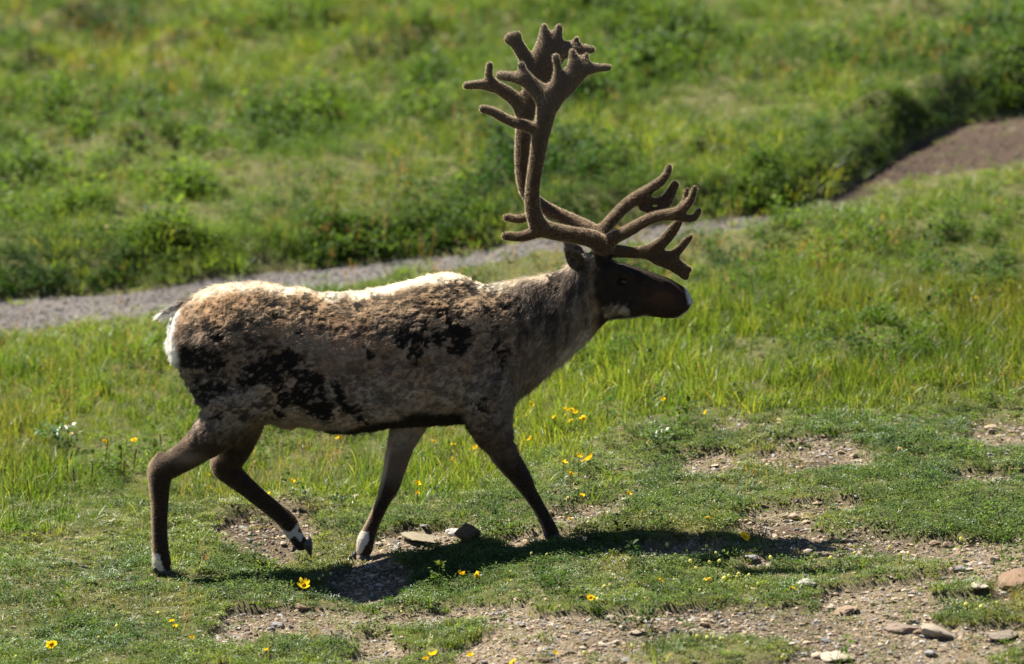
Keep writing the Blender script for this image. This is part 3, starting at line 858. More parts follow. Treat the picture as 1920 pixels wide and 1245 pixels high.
def coat(Vl, Nn):
    """albedo, hair length (m) and woolliness at points of the body"""
    u = Vl[:, 0] * SC + 960; v = 1030 - Vl[:, 2] * SC * CP; y = Vl[:, 1]
    off = np.where(y > 0, 37.0, 0.0)
    a1 = fbm(u / 26, v / 26, off, 51, 3); a2 = fbm(u / 26, v / 26, off + 9, 52, 3)
    uu = u + 15 * a1 + 6 * vnoise(u / 6, v / 6, off, 53); vv = v + 11 * a2 + 5 * vnoise(u / 6, v / 6, off, 54)
    dk = np.zeros(len(u))
    rag = .55 * fbm(u / 19, v / 14, off, 151, 3) + .16 * vnoise(u / 4, v / 3.5, off, 152)
    for (cx, cy, rx, ry, an) in DARK:
        dx, dy = uu - cx, vv - cy
        c, s = math.cos(an), math.sin(an)
        q = np.sqrt(((dx * c + dy * s) / rx) ** 2 + ((-dx * s + dy * c) / ry) ** 2)
        dk = np.maximum(dk, 1 - sstep(.86, 1.02, q + rag * min(1.0, 14.0 / min(rx, ry) + .3)))
    hi = fbm((u + .4 * v) / 17, v / 11, off, 55, 3); hi2 = fbm(u / 7, v / 5.5, off, 155, 2)
    for (cx, cy, rx, ry, st) in SPECK:
        q = ((u - cx) / rx) ** 2 + ((v - cy) / ry) ** 2
        dk = np.maximum(dk, st * (1 - sstep(.5, 1.1, q)) * np.maximum(sstep(.10, .22, hi), .9 * sstep(.17, .30, hi2)))
    isl = fbm((u + .5 * v) / 9, v / 6, off, 251, 3)
    dk = dk * (1 - .4 * sstep(.24, .40, isl))
    big = fbm(u / 70, v / 60, off, 56, 3)[:, None]; fine = fbm(u / 9, v / 7, off, 57, 2)[:, None]
    wool_hi = np.array([[0.25, 0.170, 0.100]]); wool_mid = np.array([[0.182, 0.126, 0.090]]); wool_lo = np.array([[0.225, 0.176, 0.140]])
    h1 = (1 - sstep(560, 640, v + 12 * a1))[:, None]; h2 = sstep(650, 740, v)[:, None]
    col = wool_mid * (1 - h1) + wool_hi * h1
    col = col * (1 - h2) + wool_lo * h2
    ridge = (1 - sstep(4, 18, v - np.interp(u, TOP[:, 0], TOP[:, 1]) + 8 * a1))[:, None] * sstep(330, 400, u)[:, None] * (.55 + .45 * sstep(560, 620, u))[:, None]  # near-white strip along the back, the sunlit rim painted into the pale wool
    col = col * (1 - ridge) + np.array([[.72, .63, .48]]) * ridge
    col = col * (1 + .38 * big + .42 * fine)
    ham = (sstep(755, 825, v) * np.maximum(1 - sstep(470, 540, u), sstep(850, 890, u)))[:, None]
    col = col * (1 - ham) + np.array([[.105, .068, .045]]) * (1 + .5 * fine + .4 * big) * ham
    red = sstep(.05, .5, fbm(u / 40, v / 40, off, 58, 2))[:, None]
    col = col * (1 - .45 * red) + col * np.array([[.95, .74, .55]]) * .45 * red
    nc = np.array([[0.008, 0.0055, 0.004]]) * (1 + .5 * fine) * (1 + 2.2 * sstep(930, 990, u))[:, None]
    wool = np.clip(1 - dk, 0, 1)
    L = np.interp(u, [314, 420, 700, 900, 980, 1090, 1120, 1300], [.030, .024, .022, .026, .042, .042, .014, .006])
    # rump and tail
    rump = (1 - sstep(326, 344, u + 8 * a1)) * (1 - sstep(688, 705, v)) * (1 - sstep(.10, .17, np.abs(y)))
    tc_ = np.interp(u, [292, 312, 335, 366], [596, 588, 578, 572])
    intail = (u < 366) * (np.abs(y) < .05) * (v > tc_ - 18) * (v < tc_ + 16)
    tailu = intail * np.maximum(sstep(-1, 4, v - tc_) * (u < 348), 1 - sstep(300, 308, u))
    tdark = intail * (v < tc_ + 2) * (u > 303) * (u < 362)
    # neck: grey mane with dark streaks
    nk = sstep(950, 1000, u - (v - 640) * .25) * (1 - sstep(1095, 1118, u))
    strk = fbm(u / 13, (v + u * .4) / 60, off, 59, 3)
    neck = np.array([[0.175, 0.132, 0.100]]) * (1 + .3 * fine) * (1 - .72 * sstep(-.12, .40, strk - .10 * sstep(600, 680, v)))[:, None]
    thr = sstep(-46, -10, v - np.interp(u, BOT[:, 0], BOT[:, 1])) * sstep(990, 1080, u) * (1 - sstep(1128, 1150, u))
    neck = neck * (1 - .8 * thr[:, None]) + np.array([[0.44, 0.38, 0.33]]) * .8 * thr[:, None]
    col = col * (1 - nk[:, None]) + neck * nk[:, None]
    nr_ = (1 - sstep(4, 16, v - np.interp(u, TOP[:, 0], TOP[:, 1]) + 8 * a1)) * nk  # sun rim along the top of the neck, painted into the coat
    col = col * (1 - .8 * nr_[:, None]) + np.array([[.46, .37, .26]]) * .8 * nr_[:, None]
    dkn = dk * (1 - .75 * thr)
    col = col * (1 - dkn[:, None]) + nc * dkn[:, None]
    wool = wool * (1 - .3 * nk)
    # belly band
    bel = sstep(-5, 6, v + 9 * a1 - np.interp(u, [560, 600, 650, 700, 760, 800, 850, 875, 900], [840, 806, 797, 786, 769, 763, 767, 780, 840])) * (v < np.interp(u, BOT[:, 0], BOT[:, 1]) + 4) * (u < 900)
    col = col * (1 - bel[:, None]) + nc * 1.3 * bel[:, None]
    # head
    hd = sstep(1098, 1122, u + 10 * a1 - (v - 540) * .12)
    face = np.array([[0.019, 0.012, 0.008]]) * (1 + .4 * fine) + np.array([[.035, .012, .006]]) * (np.exp(-((u - 1240) / 30) ** 2 - ((v - 555) / 16) ** 2))[:, None]
    chk = (1 - sstep(.7, 1.15, np.sqrt(((uu - 1150) / 26) ** 2 + ((vv - 578) / 16) ** 2))) * (.35 + .65 * sstep(-.35, .15, fbm((u + .6 * v) / 8, v / 26, off, 60, 2)))
    face = face * (1 - chk[:, None]) + np.array([[0.24, 0.205, 0.17]]) * chk[:, None]
    chin = sstep(-9, -2, v - np.interp(u, BOT[:, 0], BOT[:, 1])) * sstep(1120, 1135, u) * (1 - sstep(1205, 1225, u))
    tip = sstep(1283, 1289, u + .25 * (550 - v)) * (1 - sstep(566, 572, v)) + sstep(1262, 1270, u) * sstep(-7, -2, v - np.interp(u, BOT[:, 0], BOT[:, 1]))
    w_ = np.clip(chin * .7 + tip, 0, 1)[:, None]
    face = face * (1 - w_) + np.array([[.42, .40, .38]]) * w_
    col = col * (1 - hd[:, None]) + face * hd[:, None]
    wool = wool * (1 - hd)
    # legs
    lg = sstep(800, 850, v + 16 * a1 + np.interp(u, [260, 420, 480, 900, 960, 1060], [10, 0, -6, -16, -20, -20]))
    legc = np.array([[0.024, 0.014, 0.009]]) * (1 + .3 * fine)
    tan = np.exp(-((u - 352) / 30) ** 2 - ((v - 848) / 13) ** 2) * .7 + np.exp(-((u - 408) / 12) ** 2 - ((v - 862) / 8) ** 2) * .6
    farfront = sstep(690, 705, u) * (1 - sstep(790, 800, u)) * (1 - sstep(880, 930, v)) * (v > 798)  # lit tan of the trailing foreleg's upper part, put into the coat colour
    back = sstep(.45, .85, -Nn[:, 0]) * (v > 790)  # paler leg backs, raised so the sunlit rim is in the colour
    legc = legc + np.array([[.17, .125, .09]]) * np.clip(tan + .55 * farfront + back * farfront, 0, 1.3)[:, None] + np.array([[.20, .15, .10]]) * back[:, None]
    sock = ((u < 302 + .35 * (v - 1040)) & (u > 270) & (v > 1030 + 6 * a1) & (u < 340)) * 1.0
    sock = np.maximum(sock, (u > 650) & (u < 720) & (v > 998) & (u < 690 + .0 * v) & (u + .6 * (v - 1000) < 700))
    q = (u - 545) * .80 + (v - 1000) * .60        # along the lifted foot
    q2 = -(u - 545) * .60 + (v - 1000) * .80
    sock = np.maximum(sock, (u > 500) & (u < 600) & (v > 965) & (((q > -22) & (q < 4) & (q2 > 4 - .3 * q)) | ((q > 0) & (q < 9)) | ((q > 4) & (q < 26) & (np.abs(q2) < 6))))
    sock = sock * (v > 960)
    legc = legc * (1 - sock[:, None]) + np.array([[.44, .40, .35]]) * sock[:, None]
    col = col * (1 - lg[:, None]) + legc * lg[:, None]
    wool = wool * (1 - lg)
    L = L * (1 - .5 * dk) * (1 - lg) + .009 * lg
    wht = np.clip(np.maximum(rump, tailu), 0, 1)[:, None]
    col = col * (1 - wht) + np.array([[.80, .76, .70]]) * wht
    td = (tdark * 1.0 * (1 - tailu))[:, None]
    col = col * (1 - .8 * td) + np.array([[.05, .038, .03]]) * .8 * td
    return np.clip(col, .004, .85), L, wool

# lumpy wool relief
lump = fbm(BV[:, 0] * 26, BV[:, 1] * 26, BV[:, 2] * 26, 71, 3); lump2 = vnoise(BV[:, 0] * 60, BV[:, 1] * 60, BV[:, 2] * 60, 72)
c0, L0, wool0 = coat(BV, Nrm)
BV = BV + Nrm * (wool0 * (.0062 * lump + .0040 * lump2))[:, None] - Nrm * ((1 - wool0) * (L0 > .012) * .003)[:, None]

def mat_fur(name, trans=.3, gam=.6):
    m, nt, out = new_mat(name)
    at = N(nt, 'ShaderNodeAttribute', attribute_name='fur')
    d = N(nt, 'ShaderNodeBsdfDiffuse'); t = N(nt, 'ShaderNodeBsdfTranslucent'); g = N(nt, 'ShaderNodeBsdfGlossy'); g.inputs['Roughness'].default_value = .5
    gm = N(nt, 'ShaderNodeGamma'); gm.inputs['Gamma'].default_value = gam
    nt.links.new(at.outputs['Color'], gm.inputs['Color'])
    nt.links.new(at.outputs['Color'], d.inputs['Color']); nt.links.new(gm.outputs[0], t.inputs['Color'])
    m1 = N(nt, 'ShaderNodeMixShader'); m1.inputs[0].default_value = trans
    nt.links.new(d.outputs[0], m1.inputs[1]); nt.links.new(t.outputs[0], m1.inputs[2])
    m2 = N(nt, 'ShaderNodeMixShader'); m2.inputs[0].default_value = .02
    nt.links.new(m1.outputs[0], m2.inputs[1]); nt.links.new(g.outputs[0], m2.inputs[2])
    nt.links.new(m2.outputs[0], out.inputs[0])
    return m
def mat_skin(name, rough=.9):
    m, nt, out = new_mat(name)
    at = N(nt, 'ShaderNodeAttribute', attribute_name='fur')
    b = N(nt, 'ShaderNodeBsdfPrincipled'); b.inputs['Roughness'].default_value = rough; b.inputs['Specular IOR Level'].default_value = .15
    nt.links.new(at.outputs['Color'], b.inputs['Base Color'])
    tc = N(nt, 'ShaderNodeTexCoord'); mp = N(nt, 'ShaderNodeMapping'); mp.inputs['Rotation'].default_value = (0, .45, 0); mp.inputs['Scale'].default_value = (60, 160, 190)
    nz = N(nt, 'ShaderNodeTexNoise'); nz.inputs['Scale'].default_value = 1.0; nz.inputs['Detail'].default_value = 4
    nt.links.new(tc.outputs['Object'], mp.inputs['Vector']); nt.links.new(mp.outputs[0], nz.inputs['Vector'])
    bp = N(nt, 'ShaderNodeBump'); bp.inputs['Strength'].default_value = .8; bp.inputs['Distance'].default_value = .006
    nt.links.new(nz.outputs['Fac'], bp.inputs['Height']); nt.links.new(bp.outputs[0], b.inputs['Normal'])
    nt.links.new(b.outputs[0], out.inputs[0])
    return m
def mat_plain(name, col, rough=.6, spec=.4):
    m, nt, out = new_mat(name)
    b = N(nt, 'ShaderNodeBsdfPrincipled'); b.inputs['Roughness'].default_value = rough; b.inputs['Specular IOR Level'].default_value = spec
    tc = N(nt, 'ShaderNodeTexCoord'); n1 = N(nt, 'ShaderNodeTexNoise'); n1.inputs['Scale'].default_value = 90
    nt.links.new(tc.outputs['Object'], n1.inputs['Vector'])
    r1 = N(nt, 'ShaderNodeMapRange'); r1.inputs[3].default_value = .6; r1.inputs[4].default_value = 1.4
    nt.links.new(n1.outputs['Fac'], r1.inputs[0])
    vm = N(nt, 'ShaderNodeVectorMath', operation='SCALE'); vm.inputs[0].default_value = col
    nt.links.new(r1.outputs[0], vm.inputs['Scale']); nt.links.new(vm.outputs[0], b.inputs['Base Color'])
    nt.links.new(b.outputs[0], out.inputs[0])
    return m
M_FUR, M_SKIN, M_VELVET = mat_fur('fur_strands', .45), mat_skin('hide'), mat_fur('velvet_fuzz', .7, .8)
M_HOOF, M_EYE = mat_plain('hoof_horn', (.035, .030, .028), .45), mat_plain('eye_gloss', (.010, .006, .004), .3, .3)

caribou = link('caribou', None)
tag(caribou, 'walking bull caribou in moulting coat with large velvet antlers', 'caribou')
bme = mesh_from('body', BV.tolist(), BF, M_SKIN, True)
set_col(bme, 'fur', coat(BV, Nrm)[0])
body = link('body', bme, caribou)

def fur(name, V, Fq, count, parent, flow, length, colour, rad, lift=.5, jitter=.25, clump=.5, seed=1, curlf=.6, mat=None, mask=None):
    """strands on a quad mesh; flow(V,N)->direction, length(V,N)->m, colour(V,N)->rgb"""
    rg = np.random.default_rng(seed)
    A = np.linalg.norm(np.cross(V[Fq[:, 2]] - V[Fq[:, 0]], V[Fq[:, 3]] - V[Fq[:, 1]]), axis=1)
    fi = rg.choice(len(Fq), count, p=A / A.sum())
    s, t = rg.random(count)[:, None], rg.random(count)[:, None]
    q = Fq[fi]
    VN = vnormals(V, Fq)
    if mask is not None:
        mk = mask(V[q[:, 0]]) > rg.random(count)
        q, s, t = q[mk], s[mk], t[mk]; count = len(q)
    bil = lambda X: (X[q[:, 0]] * (1 - s) + X[q[:, 1]] * s) * (1 - t) + (X[q[:, 3]] * (1 - s) + X[q[:, 2]] * s) * t
    P = bil(V); Nn = bil(VN); Nn /= np.linalg.norm(Nn, axis=1)[:, None] + 1e-9
    D = flow(P, Nn)
    D = D - Nn * np.sum(D * Nn, 1)[:, None]; D /= np.linalg.norm(D, axis=1)[:, None] + 1e-6
    cl = np.stack([vnoise(P[:, 0] * 55, P[:, 1] * 55, P[:, 2] * 55, sd) for sd in (81, 82, 83)], 1)
    if callable(lift): lift = lift(P)
    dirv = D * (1 - lift) + Nn * lift + cl * clump + rg.normal(0, jitter, P.shape)
    dirv /= np.linalg.norm(dirv, axis=1)[:, None]
    Ls = length(P, Nn) * rg.uniform(.6, 1.25, count)
    bend = (D * curlf + np.array([[0, 0, -.25]]) + cl * .3) * (curlf > 0)
    K = 4
    pts = np.zeros((count, K, 3), np.float32)
    pos = P - Nn * .002
    for k in range(K):
        pts[:, k] = pos
        dd = dirv + bend * (k / (K - 1)); dd /= np.linalg.norm(dd, axis=1)[:, None]
        pos = pos + dd * (Ls / (K - 1))[:, None]
    cu = bpy.data.hair_curves.new(name)
    cu.add_curves([K] * count)
    cu.attributes['position'].data.foreach_set('vector', pts.ravel())
    ra = cu.attributes.get('radius') or cu.attributes.new('radius', 'FLOAT', 'POINT')
    rr = (np.array([1, .95, .7, .15])[None] * rad * rg.uniform(.7, 1.3, count)[:, None]).astype(np.float32)
    ra.data.foreach_set('value', rr.ravel())
    c = colour(P, Nn) * rg.uniform(.72, 1.28, count)[:, None]
    a = cu.attributes.new('fur', 'FLOAT_COLOR', 'CURVE')
    cc = np.ones((count, 4), np.float32); cc[:, :3] = np.clip(c, 0, .9)
    a.data.foreach_set('color', cc.ravel())
    cu.materials.append(mat or M_FUR)
    o = link(name, cu, parent)
    o['kind'] = 'stuff'
    return o

def flow_body(P, Nn):
    u = P[:, 0] * SC + 960; v = 1030 - P[:, 2] * SC * CP
    lg = sstep(770, 850, v)[:, None]
    f = np.array([[-1.0, 0, -.45]]) * (1 - lg) + np.array([[-.1, 0, -1.0]]) * lg
    nk = (sstep(940, 1000, u) * (1 - sstep(1100, 1130, u)))[:, None]
    return f * (1 - nk) + np.array([[-.45, 0, -1.0]]) * nk
legm = lambda P: sstep(812, 862, 1030 - P[:, 2] * SC * CP)
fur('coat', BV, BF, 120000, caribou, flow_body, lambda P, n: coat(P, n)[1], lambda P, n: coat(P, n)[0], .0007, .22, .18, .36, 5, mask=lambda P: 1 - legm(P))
fur('leg_hair', BV, BF, 260000, caribou, flow_body, lambda P, n: np.full(len(P), .0085), lambda P, n: coat(P, n)[0] * .6 + np.array([[.30, .225, .14]]), .00018, .9, .14, .1, 6, 0.0, M_VELVET, mask=legm)

# --- ears
def ear(side):
    base = np.array([1099, 503, side * 44.0]); tip = np.array([1064, 464, side * 74.0])
    ax = tip - base; L = np.linalg.norm(ax); ax = ax / L
    face_n = np.array([.45, .1, side * 1.0]); face_n -= ax * (face_n @ ax); face_n /= np.linalg.norm(face_n)
    sd = np.cross(ax, face_n)
    V, Fq = [], []
    ns, nt_ = 13, 9
    for layer in (0, 1):
        for i in range(ns):
            f = i / (ns - 1)
            w = 17 * (math.sin(math.pi * min(1, .16 + .84 * f) ** 1.15) ** .75) + .6
            for j in range(nt_):
                g = -1 + 2 * j / (nt_ - 1)
                p = base + ax * L * f * 1.03 + sd * w * g * (1 - .12 * abs(g)) - face_n * (11 * (1 - g * g) * (1 - .55 * f) + 3) + face_n * (0 if layer == 0 else -3.2 * (1 - .7 * abs(g)))
                V.append(p)
    o2 = ns * nt_
    for i in range(ns - 1):
        for j in range(nt_ - 1):
            a = i * nt_ + j
            Fq.append((a, a + 1, a + nt_ + 1, a + nt_)); Fq.append((o2 + a, o2 + a + nt_, o2 + a + nt_ + 1, o2 + a + 1))
        a = i * nt_; Fq.append((a, a + nt_, o2 + a + nt_, o2 + a)); a += nt_ - 1; Fq.append((a, o2 + a, o2 + a + nt_, a + nt_))
    for j in range(nt_ - 1):
        a = (ns - 1) * nt_ + j; Fq.append((a, a + 1, o2 + a + 1, o2 + a))
    V = to_local(np.array(V)); Fq = np.array(Fq)
    def colf(P, n):
        c = np.full((len(P), 3), 0.0)
        c[:] = (.13, .10, .075)
        rim = vnoise(P[:, 0] * 60, P[:, 1] * 60, P[:, 2] * 60, 5)
        return c * (1.2 + .8 * rim)[:, None]
    me = mesh_from('ear', V.tolist(), Fq, M_SKIN, True)
    set_col(me, 'fur', colf(V, None) * .6)
    o = link('ear', me, caribou)
    fur('ear_fur', V, Fq, 3500, o, lambda P, n: np.tile(to_local((base + ax)[None]) - to_local(base[None]), (len(P), 1)), lambda P, n: np.full(len(P), .014), colf, .0008, .35, .25, .3, 9 + side)
ear(-1); ear(1)

# --- eyes
for s in (-1, 1):
    bm = bmesh.new(); bmesh.ops.create_uvsphere(bm, u_segments=20, v_segments=14, radius=.0165)
    for v in bm.verts: v.co.x *= 1.15
    me = bpy.data.meshes.new('eye'); bm.to_mesh(me); bm.free(); me.materials.append(M_EYE)
    me.polygons.foreach_set('use_smooth', np.ones(len(me.polygons), bool))
    o = link('eye', me, caribou); o.location = tuple(to_local(np.array([[1169, 523.5, s * 37.5]]))[0])

# --- hooves: two claws and two dewclaws to a foot
def claw_mesh():
    secs = [(0.00, .030, .022, .034), (.020, .034, .023, .026), (.045, .030, .020, .014), (.062, .020, .013, .005), (.070, .006, .005, .001)]
    V, Fq = [], []
    for (f, hb, hw, zt) in secs:
        for j in range(10):
            a = 2 * math.pi * j / 10
            z = math.sin(a)
            V.append((f + (-.012 if z > 0 else 0) * z, math.cos(a) * hw * .72, (z * .5 + .5) * (hb + zt * .6) if True else 0))
    for i in range(len(secs) - 1):
        for j in range(10):
            a = i * 10 + j; b = i * 10 + (j + 1) % 10
            Fq.append((a, b, b + 10, a + 10))
    Fq.append(tuple(range(9, -1, -1))); Fq.append(tuple(range(40, 50)))
    me = mesh_from('claw', V, Fq, M_HOOF, True)
    return me
CLAW = claw_mesh()
def foot(u, v, w, pitch, scale=1.0, spread=.10, dew=(-14, -18)):
    v = v + SP * w
    p = to_local(np.array([[u, v, w]]))[0]
    for s in (-1, 1):
        o = link('claw', CLAW, caribou)
        o.location = (p[0], p[1] + s * .017 * scale, p[2]); o.rotation_euler = (0, pitch, s * spread); o.scale = (scale,) * 3
        d = link('dewclaw', CLAW, caribou)
        dp = to_local(np.array([[u + dew[0], v + dew[1], w]]))[0]
        d.location = (dp[0], dp[1] + s * .024, dp[2]); d.rotation_euler = (0, pitch + .9, s * .3); d.scale = (.42 * scale,) * 3
foot(298, 1081, nY - 6, -.02, 1.05, dew=(-12, -14))
foot(563, 1022, fY, .92, 1.05, dew=(-16, 4))
foot(676, 1058, 16, .02, 1.05, dew=(-18, -16))
foot(1030, 1014, -40, -.08, 1.0, dew=(-10, -12))

# --- antlers in velvet
def antler(side, chains, flat_chains):
    gr = grid_field(864, 1324, 34, 536, -150 if side < 0 else -60, 60 if side < 0 else 150, 2.6)
    for c in chains: chain(gr, c, 7)
    for c in flat_chains: chain(gr, c, 9, 1.55)
    gr[3][...] += 1.9
    P, Fq = surface_nets(gr)
    V = to_local(P); Fq = fix_faces(V, Fq)
    nn = vnormals(V, Fq)
    def colf(Pp, n):
        v = 1030 - Pp[:, 2] * SC * CP
        k = fbm(Pp[:, 0] * 30, Pp[:, 1] * 30, Pp[:, 2] * 30, 91, 3)
        c = np.array([[.050, .029, .016]]) * (1 + .35 * k)[:, None]
        pale = sstep(300, 120, v) if False else (1 - sstep(110, 330, v))
        return c * (1 - .5 * pale[:, None]) + np.array([[.10, .078, .062]]) * .5 * pale[:, None]
    V = V + nn * (.0016 * fbm(V[:, 0] * 45, V[:, 1] * 45, V[:, 2] * 45, 92, 2))[:, None]
    me = mesh_from('antler', V.tolist(), Fq, M_SKIN, True)
    set_col(me, 'fur', colf(V, nn))
    o = link('antler', me, caribou)
    fur('velvet', V, Fq, 34000, o, lambda P_, n: np.tile(np.array([[0., 0, 1.]]), (len(P_), 1)), lambda P_, n: np.full(len(P_), .0095), lambda P_, n: np.tile(np.array([[.72, .56, .36]]), (len(P_), 1)), .00017, 1.0, .08, .04, 31 + side, 0.0, M_VELVET)
    return o

near_ch = [
    [(1132, 466, -24, 19), (1112, 450, -34, 18), (1080, 443, -52, 16.5), (1040, 436, -74, 17), (1012, 425, -88, 18), (999, 395, -94, 15.5), (999, 350, -96, 14.5), (1007, 300, -97, 15.5), (1013, 262, -97, 17), (1020, 232, -96, 18), (1027, 200, -94, 21)],
    [(1006, 436, -86, 13), (978, 445, -88, 10.5), (948, 444, -92, 9.5)],
    [(1004, 245, -97, 13), (957, 231, -104, 10.5), (926, 215, -108, 10), (906, 208, -112, 9)],
    # bez, forward
    [(1130, 462, -28, 16), (1150, 447, -38, 14), (1175, 435, -50, 13), (1206, 417, -62, 12), (1236, 406, -68, 11.5), (1264, 402, -72, 12), (1284, 388, -76, 9.5), (1295, 372, -78, 8), (1300, 355, -80, 7)],
    [(1262, 404, -72, 11), (1285, 411, -78, 8.5), (1300, 409, -82, 8), (1308, 397, -84, 7)],
    [(1276, 394, -72, 8), (1282, 376, -66, 6.5), (1285, 358, -62, 6.2)],
    # palm tines, top
    [(938, 146, -80, 9.5), (962, 149, -86, 11), (980, 152, -90, 14)], [(977, 126, -88, 8), (982, 148, -90, 11)],
    [(1041, 112, -92, 8), (1045, 134, -92, 8.5), (1041, 162, -93, 11), (1028, 180, -94, 15)],
    [(1072, 102, -84, 8), (1076, 122, -86, 12)], [(1098, 108, -80, 6.5), (1094, 122, -82, 9)],
    [(1139, 131, -74, 8), (1118, 132, -78, 9.5), (1098, 134, -82, 13)],
]
near_fl = [
    [(1028, 192, -94, 21), (1006, 172, -92, 17), (984, 152, -90, 14)],
    [(1030, 192, -94, 22), (1050, 172, -90, 22), (1072, 148, -86, 22), (1086, 130, -84, 20)],
    # shovel over the brow
    [(1128, 470, -20, 17), (1156, 471, -16, 14), (1188, 474, -13, 12), (1214, 474, -11, 14), (1232, 482, -10, 16), (1254, 490, -10, 17), (1270, 501, -10, 13), (1280, 513, -10, 10), (1285, 519, -10, 8.5)],
    [(1270, 500, -10, 12), (1290, 505, -10, 8.5)],
    [(1252, 486, -10, 13), (1268, 474, -10, 10), (1282, 458, -10, 9), (1293, 445, -10, 7.5)],
    [(1214, 472, -11, 13), (1240, 456, -11, 12.5), (1258, 436, -12, 12), (1272, 416, -14, 9), (1278, 404, -15, 7)],
]
far_ch = [
    [(1130, 466, 24, 18), (1112, 436, 40, 16.5), (1078, 416, 60, 14), (1038, 398, 78, 14), (1004, 378, 90, 15), (986, 352, 95, 15), (980, 310, 97, 15.5), (981, 270, 97, 16.5), (984, 235, 97, 17.5), (985, 205, 96, 18)],
    [(1004, 396, 88, 10), (978, 410, 90, 9.5), (950, 407, 94, 9)],
    [(1128, 462, 28, 14), (1124, 440, 36, 13), (1146, 414, 48, 13), (1172, 387, 56, 13), (1200, 367, 62, 13.5), (1222, 352, 66, 11), (1240, 339, 70, 10), (1251, 326, 72, 8.5), (1255, 312, 74, 7.5)],
    [(1206, 370, 62, 11), (1228, 377, 66, 7.5), (1246, 369, 70, 7), (1258, 354, 72, 7), (1266, 344, 73, 7)],
    [(1222, 404, 60, 8), (1240, 392, 66, 10), (1255, 376, 70, 9), (1268, 346, 74, 8)], [(1206, 388, 62, 10), (1232, 398, 64, 8)],
    [(875, 160, 84, 9), (896, 158, 87, 9.5), (918, 158, 90, 12)], [(918, 121, 84, 8), (917, 142, 88, 8.5), (924, 160, 90, 11)],
    [(1020, 50, 92, 8), (1021, 70, 92, 12), (1020, 92, 92, 16)], [(1048, 51, 90, 8.5), (1044, 70, 90, 12)],
    [(1081, 73, 84, 7), (1078, 86, 85, 9)], [(1109, 93, 80, 9), (1090, 92, 83, 11), (1064, 94, 86, 15)],
]
far_fl = [
    [(985, 205, 96, 18), (964, 184, 94, 15), (940, 167, 92, 13.5), (918, 157, 90, 11)],
    [(985, 205, 96, 19), (1000, 170, 95, 22), (1010, 130, 94, 27), (1026, 95, 92, 24), (1034, 75, 91, 18)],
    [(1000, 132, 94, 20), (984, 105, 90, 14), (968, 80, 88, 14), (961, 71, 87, 13)], [(953, 74, 86, 9), (970, 65, 86, 8.5)],
    [(1022, 104, 92, 22), (1052, 93, 88, 18), (1080, 90, 85, 11)], [(1014, 150, 94, 20), (1040, 110, 90, 18)],
]
antler(-1, near_ch, near_fl)
antler(1, far_ch, far_fl)


# ------------------------------------------------------------------ flowers and other single plants
def mat_petal(name, col, tr):
    m, nt, out = new_mat(name)
    oi = N(nt, 'ShaderNodeObjectInfo')
    hs = N(nt, 'ShaderNodeHueSaturation'); hs.inputs['Color'].default_value = (*col, 1)
    r = N(nt, 'ShaderNodeMapRange'); r.inputs[3].default_value = .75; r.inputs[4].default_value = 1.15
    nt.links.new(oi.outputs['Random'], r.inputs[0]); nt.links.new(r.outputs[0], hs.inputs['Value'])
    d = N(nt, 'ShaderNodeBsdfDiffuse'); t = N(nt, 'ShaderNodeBsdfTranslucent')
    nt.links.new(hs.outputs[0], d.inputs['Color']); nt.links.new(hs.outputs[0], t.inputs['Color'])
    mx = N(nt, 'ShaderNodeMixShader'); mx.inputs[0].default_value = tr
    nt.links.new(d.outputs[0], mx.inputs[1]); nt.links.new(t.outputs[0], mx.inputs[2]); nt.links.new(mx.outputs[0], out.inputs[0])
    return m
M_YEL, M_PALE, M_WHITE = mat_petal('yellow_petal', (.85, .60, .02), .45), mat_petal('pale_petal', (.78, .76, .26), .45), mat_petal('white_petal', (.8, .8, .76), .35)
M_CEN, M_STEM = mat_petal('flower_centre', (.55, .28, .01), .1), mat_petal('stem_green', (.075, .115, .02), .3)
M_RUST = mat_petal('rusty_seed', (.12, .055, .03), .25)

def petal_mesh(name, n, R, W, cup, mat, seed):
    rs = random.Random(seed)
    V, F = [], []
    for i in range(n):
        a = 2 * math.pi * i / n + rs.uniform(-.12, .12); k = rs.uniform(.85, 1.1); c_ = cup + rs.uniform(-.2, .2)
        i0 = len(V)
        for f, w in ((.12, .3), (.5, .95), (.85, .85), (1.0, .3)):
            r = R * k * f
            z = R * (c_ * f * f)
            for s in (-1, 0, 1):
                V.append((r * math.cos(a) - s * W * w / 2 * math.sin(a), r * math.sin(a) + s * W * w / 2 * math.cos(a), z + (0 if s else -.0008)))
        for q in range(3):
            for s in range(2):
                b = i0 + q * 3 + s
                F.append((b, b + 1, b + 4, b + 3))
    return mesh_from(name, V, F, mat, True)
def dome_mesh(name, R, hgt, mat):
    bm = bmesh.new(); bmesh.ops.create_uvsphere(bm, u_segments=10, v_segments=6, radius=R)
    for v in bm.verts: v.co.z *= hgt / R
    me = bpy.data.meshes.new(name); bm.to_mesh(me); bm.free(); me.materials.append(mat)
    return me
def stem_mesh(name, h, r, lean, mat):
    V, F = [], []
    for i in range(5):
        f = i / 4
        for j in range(5):
            a = 2 * math.pi * j / 5
            V.append((lean * f * f + r * math.cos(a), r * math.sin(a), -0.01 + (h + .01) * f))
    for i in range(4):
        for j in range(5):
            F.append((i * 5 + j, i * 5 + (j + 1) % 5, i * 5 + 5 + (j + 1) % 5, i * 5 + 5 + j))
    return mesh_from(name, V, F, mat, True)
PETALS = [petal_mesh('petals', n, .0165, .0095, c, M_YEL, 40 + i) for i, (n, c) in enumerate([(9, .25), (8, .55), (10, .1), (7, .8)])]
CENTRE = dome_mesh('centre', .0062, .0045, M_CEN)
STEMS = [stem_mesh('stem', 1.0, .0016, ln, M_STEM) for ln in (.0, .12, -.15)]
